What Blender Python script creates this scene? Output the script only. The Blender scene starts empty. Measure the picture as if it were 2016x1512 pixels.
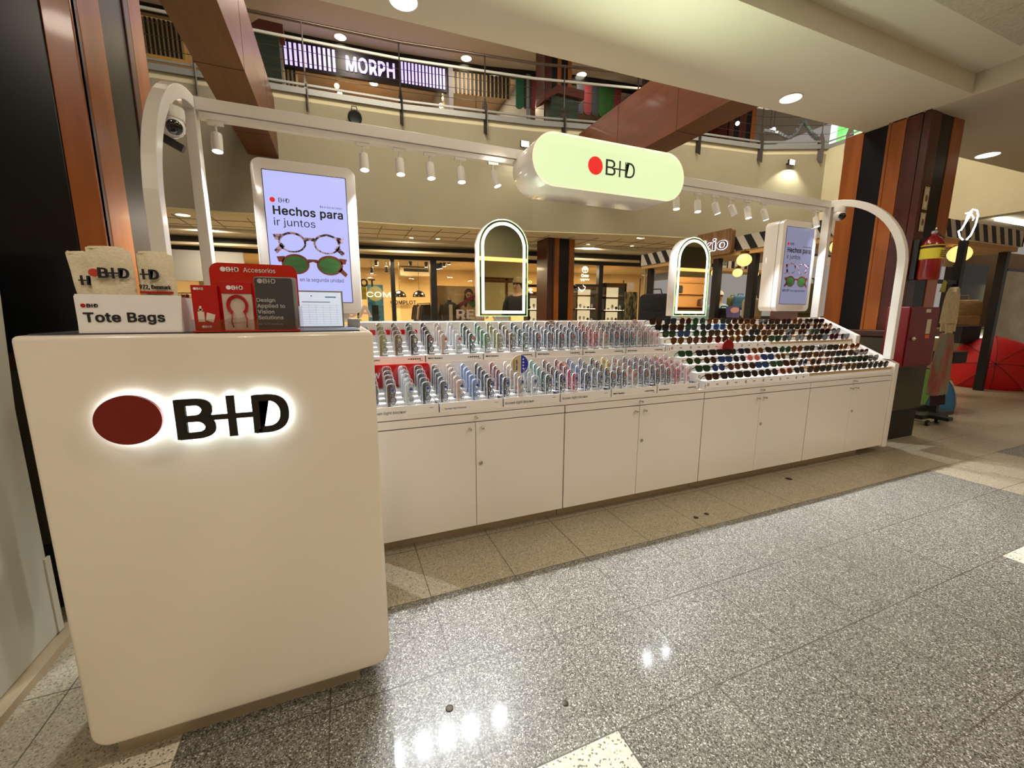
import bpy, bmesh, math, random, os
from mathutils import Vector, Matrix
random.seed(7)
SC = bpy.context.scene
C = SC.collection
PI = math.pi

# ------------------------------------------------------------------ camera, world, lights, exposure
YAW, PITCH, ROLL, FPX, CAMH = math.radians(22.36), math.radians(9.65), math.radians(.13), 812.0, 1.23
cy, sy, cp, sp, cr, sr = math.cos(YAW), math.sin(YAW), math.cos(PITCH), math.sin(PITCH), math.cos(ROLL), math.sin(ROLL)
FW = Vector((sy*cp, cy*cp, -sp)); RT = Vector((cy, -sy, 0)); UP = RT.cross(FW)
R2 = cr*RT + sr*UP; U2 = -sr*RT + cr*UP
cam_d = bpy.data.cameras.new('camera'); cam = bpy.data.objects.new('camera', cam_d); C.objects.link(cam)
cam_d.sensor_fit = 'HORIZONTAL'; cam_d.sensor_width = 36; cam_d.lens = FPX/2016*36
cam_d.clip_start = .02; cam_d.clip_end = 100
cam.matrix_world = Matrix(((R2.x, U2.x, -FW.x, 0), (R2.y, U2.y, -FW.y, 0), (R2.z, U2.z, -FW.z, CAMH), (0, 0, 0, 1)))
SC.camera = cam
SC.view_settings.view_transform = 'Standard'; SC.view_settings.look = 'None'
SC.view_settings.gamma = 1; SC.view_settings.exposure = 0; SC.view_settings.use_curve_mapping = False
SC.cycles.transparent_max_bounces = 24; SC.cycles.max_bounces = 7; SC.cycles.diffuse_bounces = 3
SC.cycles.glossy_bounces = 4; SC.cycles.sample_clamp_indirect = 4; SC.cycles.caustics_reflective = False; SC.cycles.caustics_refractive = False
W = bpy.data.worlds.new('hall'); SC.world = W; W.use_nodes = True
W.node_tree.nodes['Background'].inputs[0].default_value = (.97, .89, .80, 1)
W.node_tree.nodes['Background'].inputs[1].default_value = .30

def area(name, loc, size, power, col=(1, .88, .73), target=None, sizey=None, spread=None):
    d = bpy.data.lights.new(name, 'AREA'); d.energy = power; d.color = col; d.size = size
    d.shape = 'DISK' if sizey is None else 'RECTANGLE'
    if sizey: d.size_y = sizey
    if spread: d.spread = spread
    o = bpy.data.objects.new(name, d); C.objects.link(o); o.location = loc
    if target is not None:
        o.rotation_euler = (Vector(target)-Vector(loc)).to_track_quat('-Z', 'Y').to_euler()
    return o
WARM = (1, .87, .72)
# mall ceiling lights, plus unseen fill lamps added over the aisle and atrium
for (x, y, p) in ((-1.6, .3, 16), (.2, -.9, 20), (1.9, .2, 22), (3.8, .2, 22), (2.9, -2.2, 25), (-.8, -2.4, 20)):
    area('aisle_fill', (x, y, 3.13), .3, p, WARM)  # unseen fill added to light the counter front
for (x, y) in ((.447, 2.5), (3.57, 2.5), (6.77, 2.0)):
    area('soffit_lamp', (x, y, 2.985), .5, 5, WARM)
area('atrium_fill', (1, 5.6, 7.5), 3.5, 350, (1, .90, .74), sizey=2.2)  # this and the next: unseen fill added to brighten the atrium
area('atrium_fill', (8, 5.2, 7.5), 3.0, 270, (1, .90, .74), sizey=2.2)
for x in (-2.5, 1.5, 6.2): area('walkway_lamp', (x, 10.35-.12*x, 2.97), .5, 60, WARM)
for (x, y) in ((.5, 11.2), (3.3, 10.9), (6.3, 10.5), (9.5, 10.2)): area('gallery_lamp', (x, y, 7.65), .5, 24, (1, .84, .72))

# ------------------------------------------------------------------ pixel ray helpers (a photo pixel and a plane give a point)
def ray(px, py):
    return FW + R2*((px-1008)/FPX) + U2*(-(py-756)/FPX)
def atY(px, py, y): v = ray(px, py)*(y/ray(px, py).y); return Vector((v.x, y, v.z+CAMH))
def atX(px, py, x): v = ray(px, py)*(x/ray(px, py).x); return Vector((x, v.y, v.z+CAMH))
def atZ(px, py, z): r = ray(px, py); v = r*((z-CAMH)/r.z); return Vector((v.x, v.y, z))
FA = [(-8, 9.3), (-2.6, 9.15), (-.8, 9.07), (.5, 9.0), (1.35, 8.95), (4.0, 8.57), (6.4, 8.02), (7.8, 7.83), (9.6, 7.62), (11.0, 7.0), (11.02, -3)]
def atF(px, py, off=0):
    v = ray(px, py); best = None
    for (a, b), (c, d) in zip(FA[:-1], FA[1:]):
        b += off; d += off
        det = v.x*(b-d)-(a-c)*v.y
        if abs(det) < 1e-9: continue
        t = (a*(b-d)-(a-c)*b)/det; s = (v.x*b-a*v.y)/det
        if t > 0 and -1e-6 <= s <= 1+1e-6 and (best is None or t < best): best = t
    return Vector((v.x*best, v.y*best, CAMH+v.z*best))

# ------------------------------------------------------------------ materials
def lin(c): return tuple(((x/255)/12.92 if x/255 <= .04045 else ((x/255+.055)/1.055)**2.4) for x in c)
MATS = {}
def M(name, col=(200, 200, 200), rough=.5, metal=0, emit=0, ecol=None, coat=0, trans=0, spec=None, alpha=None):
    if name in MATS: return MATS[name]
    m = bpy.data.materials.new(name); m.use_nodes = True; MATS[name] = m
    b = m.node_tree.nodes['Principled BSDF']; i = b.inputs
    i['Base Color'].default_value = (*lin(col), 1); i['Roughness'].default_value = rough; i['Metallic'].default_value = metal
    if emit: i['Emission Color'].default_value = (*lin(ecol or col), 1); i['Emission Strength'].default_value = emit
    if coat: i['Coat Weight'].default_value = coat; i['Coat Roughness'].default_value = .08
    if spec is not None: i['Specular IOR Level'].default_value = spec
    if trans: i['Transmission Weight'].default_value = trans
    m.diffuse_color = (*lin(col), 1)
    return m
def clear(name, tint=(235, 240, 240), gloss=.12, rough=.08, cover=0, ccol=(220, 220, 220)):
    m = bpy.data.materials.new(name); m.use_nodes = True; MATS[name] = m; n = m.node_tree.nodes; l = m.node_tree.links; n.clear()
    out = n.new('ShaderNodeOutputMaterial'); t = n.new('ShaderNodeBsdfTransparent'); g = n.new('ShaderNodeBsdfGlossy'); mx = n.new('ShaderNodeMixShader')
    t.inputs[0].default_value = (*lin(tint), 1); g.inputs['Roughness'].default_value = rough
    fr = n.new('ShaderNodeFresnel'); fr.inputs[0].default_value = 1.45
    ad = n.new('ShaderNodeMath'); ad.operation = 'ADD'; ad.inputs[1].default_value = gloss; ad.use_clamp = True
    ge = n.new('ShaderNodeNewGeometry'); iv = n.new('ShaderNodeMath'); iv.operation = 'SUBTRACT'; iv.inputs[0].default_value = 1; l.new(ge.outputs['Backfacing'], iv.inputs[1])
    ml = n.new('ShaderNodeMath'); ml.operation = 'MULTIPLY'; l.new(ad.outputs[0], ml.inputs[0]); l.new(iv.outputs[0], ml.inputs[1])
    l.new(fr.outputs[0], ad.inputs[0]); l.new(ml.outputs[0], mx.inputs[0]); l.new(t.outputs[0], mx.inputs[1]); l.new(g.outputs[0], mx.inputs[2])
    last = mx
    if cover:
        d = n.new('ShaderNodeBsdfDiffuse'); d.inputs[0].default_value = (*lin(ccol), 1); m2 = n.new('ShaderNodeMixShader'); m2.inputs[0].default_value = cover
        l.new(mx.outputs[0], m2.inputs[1]); l.new(d.outputs[0], m2.inputs[2]); last = m2
    l.new(last.outputs[0], out.inputs[0]); return m
def noisy(name, c1, c2, scale=(6, 6, 6), rough=.5, detail=4, lo=.35, hi=.65, bump=0, coat=0, emit=0):
    m = M(name, c1, rough, coat=coat); n = m.node_tree.nodes; l = m.node_tree.links; b = n['Principled BSDF']
    tc = n.new('ShaderNodeTexCoord'); mp = n.new('ShaderNodeMapping'); mp.inputs['Scale'].default_value = scale
    ns = n.new('ShaderNodeTexNoise'); ns.inputs['Scale'].default_value = 1; ns.inputs['Detail'].default_value = detail
    r = n.new('ShaderNodeValToRGB'); r.color_ramp.elements[0].position = lo; r.color_ramp.elements[1].position = hi
    r.color_ramp.elements[0].color = (*lin(c1), 1); r.color_ramp.elements[1].color = (*lin(c2), 1)
    l.new(tc.outputs['Object'], mp.inputs[0]); l.new(mp.outputs[0], ns.inputs[0]); l.new(ns.outputs[0], r.inputs[0]); l.new(r.outputs[0], b.inputs['Base Color'])
    if bump:
        bp = n.new('ShaderNodeBump'); bp.inputs['Strength'].default_value = bump; bp.inputs['Distance'].default_value = .004
        l.new(ns.outputs[0], bp.inputs['Height']); l.new(bp.outputs[0], b.inputs['Normal'])
    return m
white = M('white_lacquer', (232, 225, 218), .22, coat=.5)
wmetal = M('white_metal', (228, 224, 216), .3, coat=.3)
wcard = M('white_card', (238, 236, 236), .5)
steel = M('brushed_steel', (176, 162, 138), .4, .55)
chrome = M('chrome', (200, 195, 185), .2, 1)
black = M('black_panel', (7, 8, 13), .32, spec=.35)
blackm = M('black_metal', (18, 18, 20), .45)
ink = M('black_ink', (18, 18, 22), .5)
navy = M('navy_ink', (22, 34, 84), .5)
red = M('red_paint', (176, 14, 16), .35)
redsign = M('red_acrylic', (190, 12, 16), .15, coat=.6)
wood = noisy('cherry_wood', (140, 74, 24), (160, 88, 32), (14, 14, 1.2), .34, 3, coat=.15)
woodred = noisy('dark_cherry_wood', (60, 18, 8), (76, 26, 12), (14, 14, 1.2), .35, 3, coat=.15)
woodbeam = noisy('beam_veneer', (92, 46, 15), (108, 56, 21), (10, 1, 10), .42, 3, coat=.05)
brownd = M('dark_brown', (60, 30, 18), .5)
wallc = noisy('cream_plaster', (206, 196, 160), (212, 203, 168), (1.5, 1.5, 1.5), .8)
ceilw = M('ceiling_paint', (226, 222, 206), .85)
ceil2 = M('walkway_ceiling', (214, 202, 178), .85)
grail = M('grey_rail', (150, 150, 146), .35, .3)
drail = M('dark_rail', (70, 62, 58), .35, .7)
glow = M('lamp_glow', (255, 250, 235), .5, emit=14)
glowd = M('spot_glow', (255, 255, 255), .5, emit=22)
glass = clear('window_glass', (236, 238, 236), .02, .01)
mirror = M('mirror_silver', (225, 232, 220), .01, 1)
plast = clear('clear_plastic', (250, 251, 252), .06, .07, .03, (240, 244, 248))
plshine = clear('plastic_highlight', (236, 240, 244), .15, .15, .6, (246, 248, 255))  # whitish mix stands in for highlights on the case edges
frost = clear('frosted_plastic', (225, 228, 230), .08, .25, .35, (205, 208, 210))

# ------------------------------------------------------------------ mesh builder
WM = {}
_ft = None
try:
    _p = os.path.join(bpy.utils.resource_path('LOCAL'), 'datafiles', 'fonts', 'Inter.woff2')
    if os.path.exists(_p): _ft = bpy.data.fonts.load(_p)
except Exception: _ft = None
_TC = {}
def text_geo(s, bold):
    k = (s, bold)
    if k in _TC: return _TC[k]
    cu = bpy.data.curves.new('t', 'FONT'); cu.body = s; cu.size = 1; cu.resolution_u = 3
    if _ft: cu.font = _ft
    cu.extrude = .5
    if bold: cu.space_character = 1.05
    ob = bpy.data.objects.new('t', cu); C.objects.link(ob)
    bpy.context.view_layer.update()
    me = bpy.data.meshes.new_from_object(ob.evaluated_get(bpy.context.evaluated_depsgraph_get()))
    v = [tuple(x.co) for x in me.vertices]; f = [tuple(p.vertices) for p in me.polygons]
    if bold:
        V, F = [], []
        for k_, (a, b) in enumerate([(0, 0), (.024, .012), (-.024, .012), (.024, -.012), (-.024, -.012), (0, .018), (0, -.018)]):
            n0 = len(V); V += [(q[0]+a, q[1]+b, q[2]+k_*.035) for q in v]; F += [tuple(i+n0 for i in g) for g in f]
        v, f = V, F
    C.objects.unlink(ob); bpy.data.objects.remove(ob); bpy.data.curves.remove(cu); bpy.data.meshes.remove(me)
    _TC[k] = (v, f); return _TC[k]
X3, Y3, Z3 = Vector((1, 0, 0)), Vector((0, 1, 0)), Vector((0, 0, 1))
class MB:
    def __init__(s): s.v = []; s.f = []
    def add(s, vs, fs):
        n = len(s.v); s.v += [Vector(x) for x in vs]; s.f += [tuple(i+n for i in f) for f in fs]; return s
    def box(s, x0, x1, y0, y1, z0, z1):
        return s.add([(x0, y0, z0), (x1, y0, z0), (x1, y1, z0), (x0, y1, z0), (x0, y0, z1), (x1, y0, z1), (x1, y1, z1), (x0, y1, z1)],
                     [(0, 3, 2, 1), (4, 5, 6, 7), (0, 1, 5, 4), (1, 2, 6, 5), (2, 3, 7, 6), (3, 0, 4, 7)])
    def obox(s, o, ux, uy, uz):      # parallelepiped from corner o
        o = Vector(o); P = [o, o+ux, o+ux+uy, o+uy]; return s.add(P+[p+uz for p in P], [(0, 3, 2, 1), (4, 5, 6, 7), (0, 1, 5, 4), (1, 2, 6, 5), (2, 3, 7, 6), (3, 0, 4, 7)])
    def prism(s, pts, o, ux, uy, un):   # polygon pts (u,v) at o spanned by ux, uy, thickness vector un
        o = Vector(o); n = len(pts); a = [o+ux*p[0]+uy*p[1] for p in pts]; b = [q+un for q in a]
        return s.add(a+b, [tuple(range(n))[::-1], tuple(range(n, 2*n))]+[(i, (i+1) % n, n+(i+1) % n, n+i) for i in range(n)])
    def ring(s, outer, inner, o, ux, uy, un):   # band between two outlines of equal length
        o = Vector(o); n = len(outer)
        A = [o+ux*p[0]+uy*p[1] for p in outer]; B = [o+ux*p[0]+uy*p[1] for p in inner]
        V = A+B+[q+un for q in A]+[q+un for q in B]; F = []
        for i in range(n):
            j = (i+1) % n
            F += [(i, j, n+j, n+i), (2*n+i, 3*n+i, 3*n+j, 2*n+j), (i, 2*n+i, 2*n+j, j), (n+i, n+j, 3*n+j, 3*n+i)]
        return s.add(V, F)
    def tube(s, path, r, n=8, cap=True):
        path = [Vector(p) for p in path]; m = len(path); rs = r if isinstance(r, (list, tuple)) else [r]*m
        V = []; ref = None
        for i, p in enumerate(path):
            t = (path[min(i+1, m-1)]-path[max(i-1, 0)]).normalized()
            if ref is None: ref = Vector((0, 0, 1)) if abs(t.z) < .9 else Vector((1, 0, 0))
            a = (ref-t*ref.dot(t)).normalized(); b = t.cross(a); ref = a
            V += [p+(a*math.cos(2*PI*k/n)+b*math.sin(2*PI*k/n))*rs[i] for k in range(n)]
        F = [(i*n+k, i*n+(k+1) % n, (i+1)*n+(k+1) % n, (i+1)*n+k) for i in range(m-1) for k in range(n)]
        if cap: F += [tuple(range(n))[::-1], tuple(range((m-1)*n, m*n))]
        return s.add(V, F)
    def sweep(s, path, w, h, side):   # rectangular bar along path; 'side' vector is the width axis
        path = [Vector(p) for p in path]; m = len(path); V = []
        for i, p in enumerate(path):
            t = (path[min(i+1, m-1)]-path[max(i-1, 0)]).normalized(); a = Vector(side).normalized(); b = t.cross(a).normalized()
            V += [p+a*w/2*u+b*h/2*v for u, v in ((-1, -1), (1, -1), (1, 1), (-1, 1))]
        F = [(i*4+k, i*4+(k+1) % 4, (i+1)*4+(k+1) % 4, (i+1)*4+k) for i in range(m-1) for k in range(4)]+[(3, 2, 1, 0), tuple(range((m-1)*4, m*4))]
        return s.add(V, F)
    def lathe(s, prof, o, n=16, axis=Z3, ref=X3):
        o = Vector(o); a = Vector(ref); b = Vector(axis).cross(a); V = []
        for (r, z) in prof: V += [o+axis*z+(a*math.cos(2*PI*k/n)+b*math.sin(2*PI*k/n))*max(r, 1e-5) for k in range(n)]
        m = len(prof); F = [(i*n+k, i*n+(k+1) % n, (i+1)*n+(k+1) % n, (i+1)*n+k) for i in range(m-1) for k in range(n)]
        F += [tuple(range(n))[::-1], tuple(range((m-1)*n, m*n))]
        return s.add(V, F)
    def ball(s, o, r, n=12, sq=(1, 1, 1)):
        k = len(s.v); s.lathe([(r*math.sin(PI*i/8), -r*math.cos(PI*i/8)) for i in range(9)], (0, 0, 0), n)
        for i in range(k, len(s.v)): q = s.v[i]; s.v[i] = Vector((q.x*sq[0]+o[0], q.y*sq[1]+o[1], q.z*sq[2]+o[2]))
        return s
    def text(s, t, p, h, ux=X3, uy=Z3, width=None, align='l', bold=False, d=.001):
        v, f = text_geo(t, bold); hv, _ = text_geo('H', False); hh = max(q[1] for q in hv); sc = h/hh
        xs = [q[0] for q in v]; x0, x1 = min(xs), max(xs); sx = sc if width is None else width/(x1-x0)
        ox = x0 if align == 'l' else (x1 if align == 'r' else (x0+x1)/2)
        nn = ux.cross(uy)
        return s.add([Vector(p)+ux*((q[0]-ox)*sx)+uy*(q[1]*sc)+nn*(q[2]+.5)*d for q in v], f)
    def logo(s, p, h, ux=X3, uy=Z3, d=.001, dot=True, bold=True, cut=False, thin=1):
        # round dot, then B and D joined by a thin bar that crosses a tall upright stroke; p = left foot of the B
        nn = ux.cross(uy); p = Vector(p)
        def letter(ch, x, w):
            v, f = text_geo(ch, bold); xs = [q[0] for q in v]; ys = [q[1] for q in v]; a, b, y0, y1 = min(xs), max(xs), min(ys), max(ys)
            s.add([p+ux*(x+(q[0]-a)/(b-a)*w)*h+uy*((q[1]-y0)/(y1-y0))*h+nn*(q[2]+.5)*d for q in v], f)
        letter('D', 1.60, .82)
        if not cut: letter('B', 0, .80)
        s.obox(p+ux*h*(.88 if cut else .62)+uy*h*.43, ux*h*(.80 if cut else 1.06), uy*h*.135*thin, nn*d*.9)
        s.obox(p+ux*h*(1.06+.09*(1-thin))+uy*h*-.02, ux*h*.18*thin, uy*h*1.04, nn*d*.95)
        if dot: s.disc(p-ux*h*.62+uy*h*.5, h*.53, ux, uy, d)
        return s
    def disc(s, p, r, ux=X3, uy=Z3, d=.001, n=28, ry=None):
        ry = ry or r
        return s.prism([(r*math.cos(2*PI*k/n), ry*math.sin(2*PI*k/n)) for k in range(n)], p, ux, uy, ux.cross(uy)*d)
    def xf(s, mat):
        s.v = [mat @ v for v in s.v]; return s
    def mesh(s, name, bevel=0, seg=2):
        me = bpy.data.meshes.new(name); me.from_pydata([tuple(v) for v in s.v], [], s.f)
        bm = bmesh.new(); bm.from_mesh(me); bmesh.ops.recalc_face_normals(bm, faces=bm.faces)
        if bevel:
            es = [e for e in bm.edges if len(e.link_faces) == 2 and e.calc_face_angle(0) > .6]
            bmesh.ops.bevel(bm, geom=es, offset=bevel, segments=seg, affect='EDGES', profile=.5, clamp_overlap=True)
        bm.to_mesh(me); bm.free(); return me
    def build(s, name, mat, parent=None, world=True, bevel=0, seg=2, smooth=False, label=None, origin=None):
        Mx = Matrix.Identity(4)
        if parent is not None:
            if world: Mx = WM[parent.name].inverted()
        elif origin is not False:
            if origin is None:
                lo = [min(v[i] for v in s.v) for i in range(3)]; hi = [max(v[i] for v in s.v) for i in range(3)]
                origin = ((lo[0]+hi[0])/2, (lo[1]+hi[1])/2, lo[2])
            Mx = Matrix.Translation(-Vector(origin))
        s.v = [Mx @ v for v in s.v]
        me = s.mesh(name, bevel, seg); me.materials.append(mat)
        o = bpy.data.objects.new(name, me); C.objects.link(o)
        if smooth:
            for p in me.polygons: p.use_smooth = True
            if smooth is not True and hasattr(me, 'set_sharp_from_angle'): me.set_sharp_from_angle(angle=smooth)
        if parent is not None: o.parent = parent; WM[o.name] = WM[parent.name]
        elif origin is not False: o.location = origin; WM[o.name] = Matrix.Translation(Vector(origin))
        else: WM[o.name] = Matrix.Identity(4)
        if label: o['label'] = label
        return o
SM = math.radians(40)
def tag(o, label, cat, group=None, kind=None):
    o['label'] = label; o['category'] = cat
    if group: o['group'] = group
    if kind: o['kind'] = kind
    return o
def thing(name, label, cat, loc=(0, 0, 0), rz=0, group=None):
    o = bpy.data.objects.new(name, None); C.objects.link(o); o.location = loc; o.rotation_euler = (0, 0, rz)
    o.empty_display_size = .05
    WM[o.name] = Matrix.Translation(Vector(loc)) @ Matrix.Rotation(rz, 4, 'Z')
    return tag(o, label, cat, group)
def struct(mb, name, mat, label=None, **k):
    o = mb.build(name, mat, origin=False, **k); o['kind'] = 'structure'
    if label: o['label'] = label
    return o
def copy_tree(o, parent=None):
    c = o.copy(); C.objects.link(c)
    if parent is not None: c.parent = parent
    for ch in list(o.children): copy_tree(ch, c)
    return c
def setmat(o, m):
    o.material_slots[0].link = 'OBJECT'; o.material_slots[0].material = m
def rrect(w, h, r, n=6, x0=None, z0=0):
    x0 = -w/2 if x0 is None else x0; P = []
    for (cx, cz, a) in ((x0+w-r, z0+r, -PI/2), (x0+w-r, z0+h-r, 0), (x0+r, z0+h-r, PI/2), (x0+r, z0+r, PI)):
        P += [(cx+r*math.cos(a+PI/2*k/n), cz+r*math.sin(a+PI/2*k/n)) for k in range(n+1)]
    return P
def arch(w, h, n=20, x0=None, z0=0, inset=0):
    r = w/2-inset; x0 = -w/2 if x0 is None else x0; cx = x0+w/2
    return [(cx-r, z0+inset), (cx+r, z0+inset)]+[(cx+r*math.cos(PI*k/n), z0+h-w/2+r*math.sin(PI*k/n)) for k in range(n+1)]

exec_parts = []
# ================================================================== SETTING: floor, ceilings, walls
def floor_material():
    m = M('terrazzo_floor', (150, 140, 120), .22); n = m.node_tree.nodes; l = m.node_tree.links; b = n['Principled BSDF']
    b.inputs['Coat Weight'].default_value = .12; b.inputs['Coat Roughness'].default_value = .10; b.inputs['Roughness'].default_value = .40; b.inputs['Specular IOR Level'].default_value = .30
    tc = n.new('ShaderNodeTexCoord'); sx = n.new('ShaderNodeSeparateXYZ'); l.new(tc.outputs['Object'], sx.inputs[0])
    def mth(op, a, b_=None, c=None):
        q = n.new('ShaderNodeMath'); q.operation = op
        for i, v in enumerate((a, b_, c)):
            if v is None: continue
            if isinstance(v, (int, float)): q.inputs[i].default_value = v
            else: l.new(v, q.inputs[i])
        return q.outputs[0]
    def mix(f, a, b_):
        q = n.new('ShaderNodeMix'); q.data_type = 'RGBA'
        if isinstance(f, (int, float)): q.inputs[0].default_value = f
        else: l.new(f, q.inputs[0])
        for i, v in ((6, a), (7, b_)):
            if isinstance(v, tuple): q.inputs[i].default_value = (*lin(v), 1)
            else: l.new(v, q.inputs[i])
        return q.outputs[2]
    X, Y = sx.outputs[0], sx.outputs[1]
    def between(v, a, b_): return mth('MULTIPLY', mth('GREATER_THAN', v, a), mth('LESS_THAN', v, b_))
    def speck(scale, cols, pos):
        vo = n.new('ShaderNodeTexVoronoi'); vo.inputs['Scale'].default_value = scale; l.new(tc.outputs['Object'], vo.inputs['Vector'])
        s2 = n.new('ShaderNodeSeparateColor'); l.new(vo.outputs['Color'], s2.inputs[0])
        r = n.new('ShaderNodeValToRGB'); e = r.color_ramp.elements; r.color_ramp.interpolation = 'CONSTANT'
        e[0].position = 0; e[0].color = (*lin(cols[0]), 1); e[1].position = pos[1]; e[1].color = (*lin(cols[1]), 1)
        for c, p in list(zip(cols, pos))[2:]:
            x = e.new(p); x.color = (*lin(c), 1)
        l.new(s2.outputs[0], r.inputs[0]); return r.outputs[0]
    grey = speck(290, [(52, 47, 40), (90, 86, 78), (120, 116, 108), (148, 145, 138), (196, 194, 186)], [0, .14, .42, .76, .93])
    beige = speck(230, [(118, 108, 90), (156, 145, 122), (168, 158, 136), (180, 171, 150)], [0, .10, .5, .85])
    light = speck(200, [(120, 112, 96), (206, 198, 178), (224, 218, 200)], [0, .1, .5])
    ing = mth('MULTIPLY', between(X, -.506, 4.294), mth('LESS_THAN', Y, 1.645))
    far = mth('MULTIPLY', mth('GREATER_THAN', X, 5.45), between(Y, 1.2, 1.66))
    ing = mth('MAXIMUM', ing, far)
    wt = mth('MULTIPLY', mth('MAXIMUM', between(X, .294, .694), between(X, 3.094, 3.494)), between(Y, .445, .845))
    wt = mth('MAXIMUM', wt, mth('MULTIPLY', between(X, -.9, -.506), mth('LESS_THAN', Y, 1.30)))
    col = mix(ing, beige, grey); col = mix(wt, col, light)
    # joints every 0.4 m
    def joint(v, off, w): 
        d = mth('ABSOLUTE', mth('SUBTRACT', mth('FRACT', mth('DIVIDE', mth('ADD', v, off), .4)), .5))
        return mth('GREATER_THAN', d, .5-w/.4)
    nz = n.new('ShaderNodeTexNoise'); nz.inputs['Scale'].default_value = 1.3; l.new(tc.outputs['Object'], nz.inputs['Vector'])
    wv = mth('MULTIPLY', nz.outputs[0], 1)
    jx = joint(X, .106-.2+.2+.0, .0022); jy = joint(Y, -.045, .0022)
    j = mth('MAXIMUM', jx, jy); j = mth('MULTIPLY', j, mth('ADD', mth('MULTIPLY', wv, 1.3), .15))
    col = mix(j, col, (62, 54, 44))
    st = n.new('ShaderNodeTexNoise'); st.inputs['Scale'].default_value = 2.2; st.inputs['Detail'].default_value = 5; l.new(tc.outputs['Object'], st.inputs['Vector'])
    dirt = mth('MULTIPLY', mth('SUBTRACT', st.outputs[0], .45), .35)
    q = n.new('ShaderNodeMath'); q.operation = 'MULTIPLY'; q.use_clamp = True; l.new(dirt, q.inputs[0]); q.inputs[1].default_value = 1
    col = mix(q.outputs[0], col, (120, 108, 88))
    l.new(col, b.inputs['Base Color']); return m
struct(MB().box(-12, 16, -8, 20, -.05, 0), 'floor', floor_material())
# ceiling of our level: soffit band, recess with acoustic tiles, right hand bay
def sof(x): return 2.92-.0305*x
mb = MB().prism([(-12, 2.0), (4.86, 2.0), (4.86, sof(4.86)), (-12, sof(-12))], (0, 0, 3.0), X3, Y3, Z3*2.0)
struct(mb, 'ceiling', ceilw)
struct(MB().box(-12, 4.86, -7, 2.0, 3.15, 3.2), 'ceiling', ceilw)
tile = noisy('acoustic_tile', (206, 200, 182), (188, 182, 164), (60, 60, 60), .95, bump=.4)
mb = MB()
for i in range(-8, 8):
    for j in range(12):
        x1 = 4.655-(i+8)*.61; y1 = 1.7-j*.61
        mb.box(x1-.602, x1, y1-.602, y1, 3.143, 3.151)
struct(mb, 'ceiling_tiles', tile)
struct(MB().prism([(4.86, -7), (16, -7), (16, 2.45), (4.86, 2.775)], (0, 0, 2.985), X3, Y3, Z3*2.0), 'ceiling', M('bay_ceiling_shade', (206, 196, 176), .85))  # brightness step from the soffit is put into a darker ceiling tone
# opposite balcony: cream fascia, slab and ceilings
pts = FA
mb = MB()
for (a, b), (c, d) in zip(pts[:-1], pts[1:]):
    A, B = Vector((a, b, 3.0)), Vector((c, d, 3.0)); nn = (B-A).cross(Z3).normalized()*-.25
    mb.add([A, B, B+nn, A+nn, A+Z3*2.12, B+Z3*2.12, B+nn+Z3*2.12, A+nn+Z3*2.12], [(0, 3, 2, 1), (4, 5, 6, 7), (0, 1, 5, 4), (1, 2, 6, 5), (2, 3, 7, 6), (3, 0, 4, 7)])
struct(mb, 'wall_fascia', wallc)
N = len(FA)-1
mb = MB().prism([FA[i] for i in range(N)]+[(16, 7), (16, 20), (-8, 20)], (0, 0, 3.02), X3, Y3, Z3*2.0)
struct(mb, 'ceiling', ceil2)
struct(MB().box(11.05, 16, -3, 7.0, 3.02, 5.0), 'ceiling', ceil2)
# raised edge steps of the walkway ceiling near the shops
mb = MB()
for i in range(N-1):
    (a, b), (c, d) = FA[i], FA[i+1]
    mb.obox((a, b+1.75, 2.93), Vector((c-a, d-b, 0)), Vector((0, .9, 0)), Vector((0, 0, .09)))
struct(mb, 'trim_1', ceil2)
mb = MB()
for k in range(-6, 18):
    x = k*.61+.3; mb.box(x, x+.012, 9.4-.12*x, 10.7-.12*x, 3.012, 3.022)
for j in (9.75, 10.36): mb.obox((-6, j+.12*6, 3.012), Vector((18, -18*.12, 0)), Vector((0, .012, 0)), Vector((0, 0, .01)))
struct(mb, 'trim_2', M('ceiling_joint', (120, 108, 88), .9))
struct(MB().prism([(-8, 8.2), (16, 5.0), (16, 20), (-8, 20)], (0, 0, 7.72), X3, Y3, Z3*.2), 'ceiling', M('gallery_ceiling', (190, 176, 160), .85))
struct(MB().box(-12, 16, 2.9, 8.4, 8.6, 8.7), 'ceiling', ceilw)
# wall behind the camera: a lit shop front (it shows in the mirrors)
struct(MB().box(-12, 16, -7.3, -7.2, 0, 5), 'wall_back', M('shop_back_wall', (216, 190, 140), .8))
struct(MB().box(-12, 16, -3.35, -3.2, 2.45, 3.15), 'wall_bulkhead', M('taupe_wall', (120, 112, 84), .7))
struct(MB().box(-12, 16, -3.21, -3.19, 2.36, 2.44), 'trim_3', M('cove_glow', (255, 190, 110), .5, emit=2))
struct(MB().box(-12, 16, -3.27, -3.26, 0, 2.45), 'window_1', glass)
for x in (-2.6, 1.2, 5.0, 8.8): area('unseen_shop_light', (x+1, -5.2, 2.95), 1.2, 60, (1, .82, .55))

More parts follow.
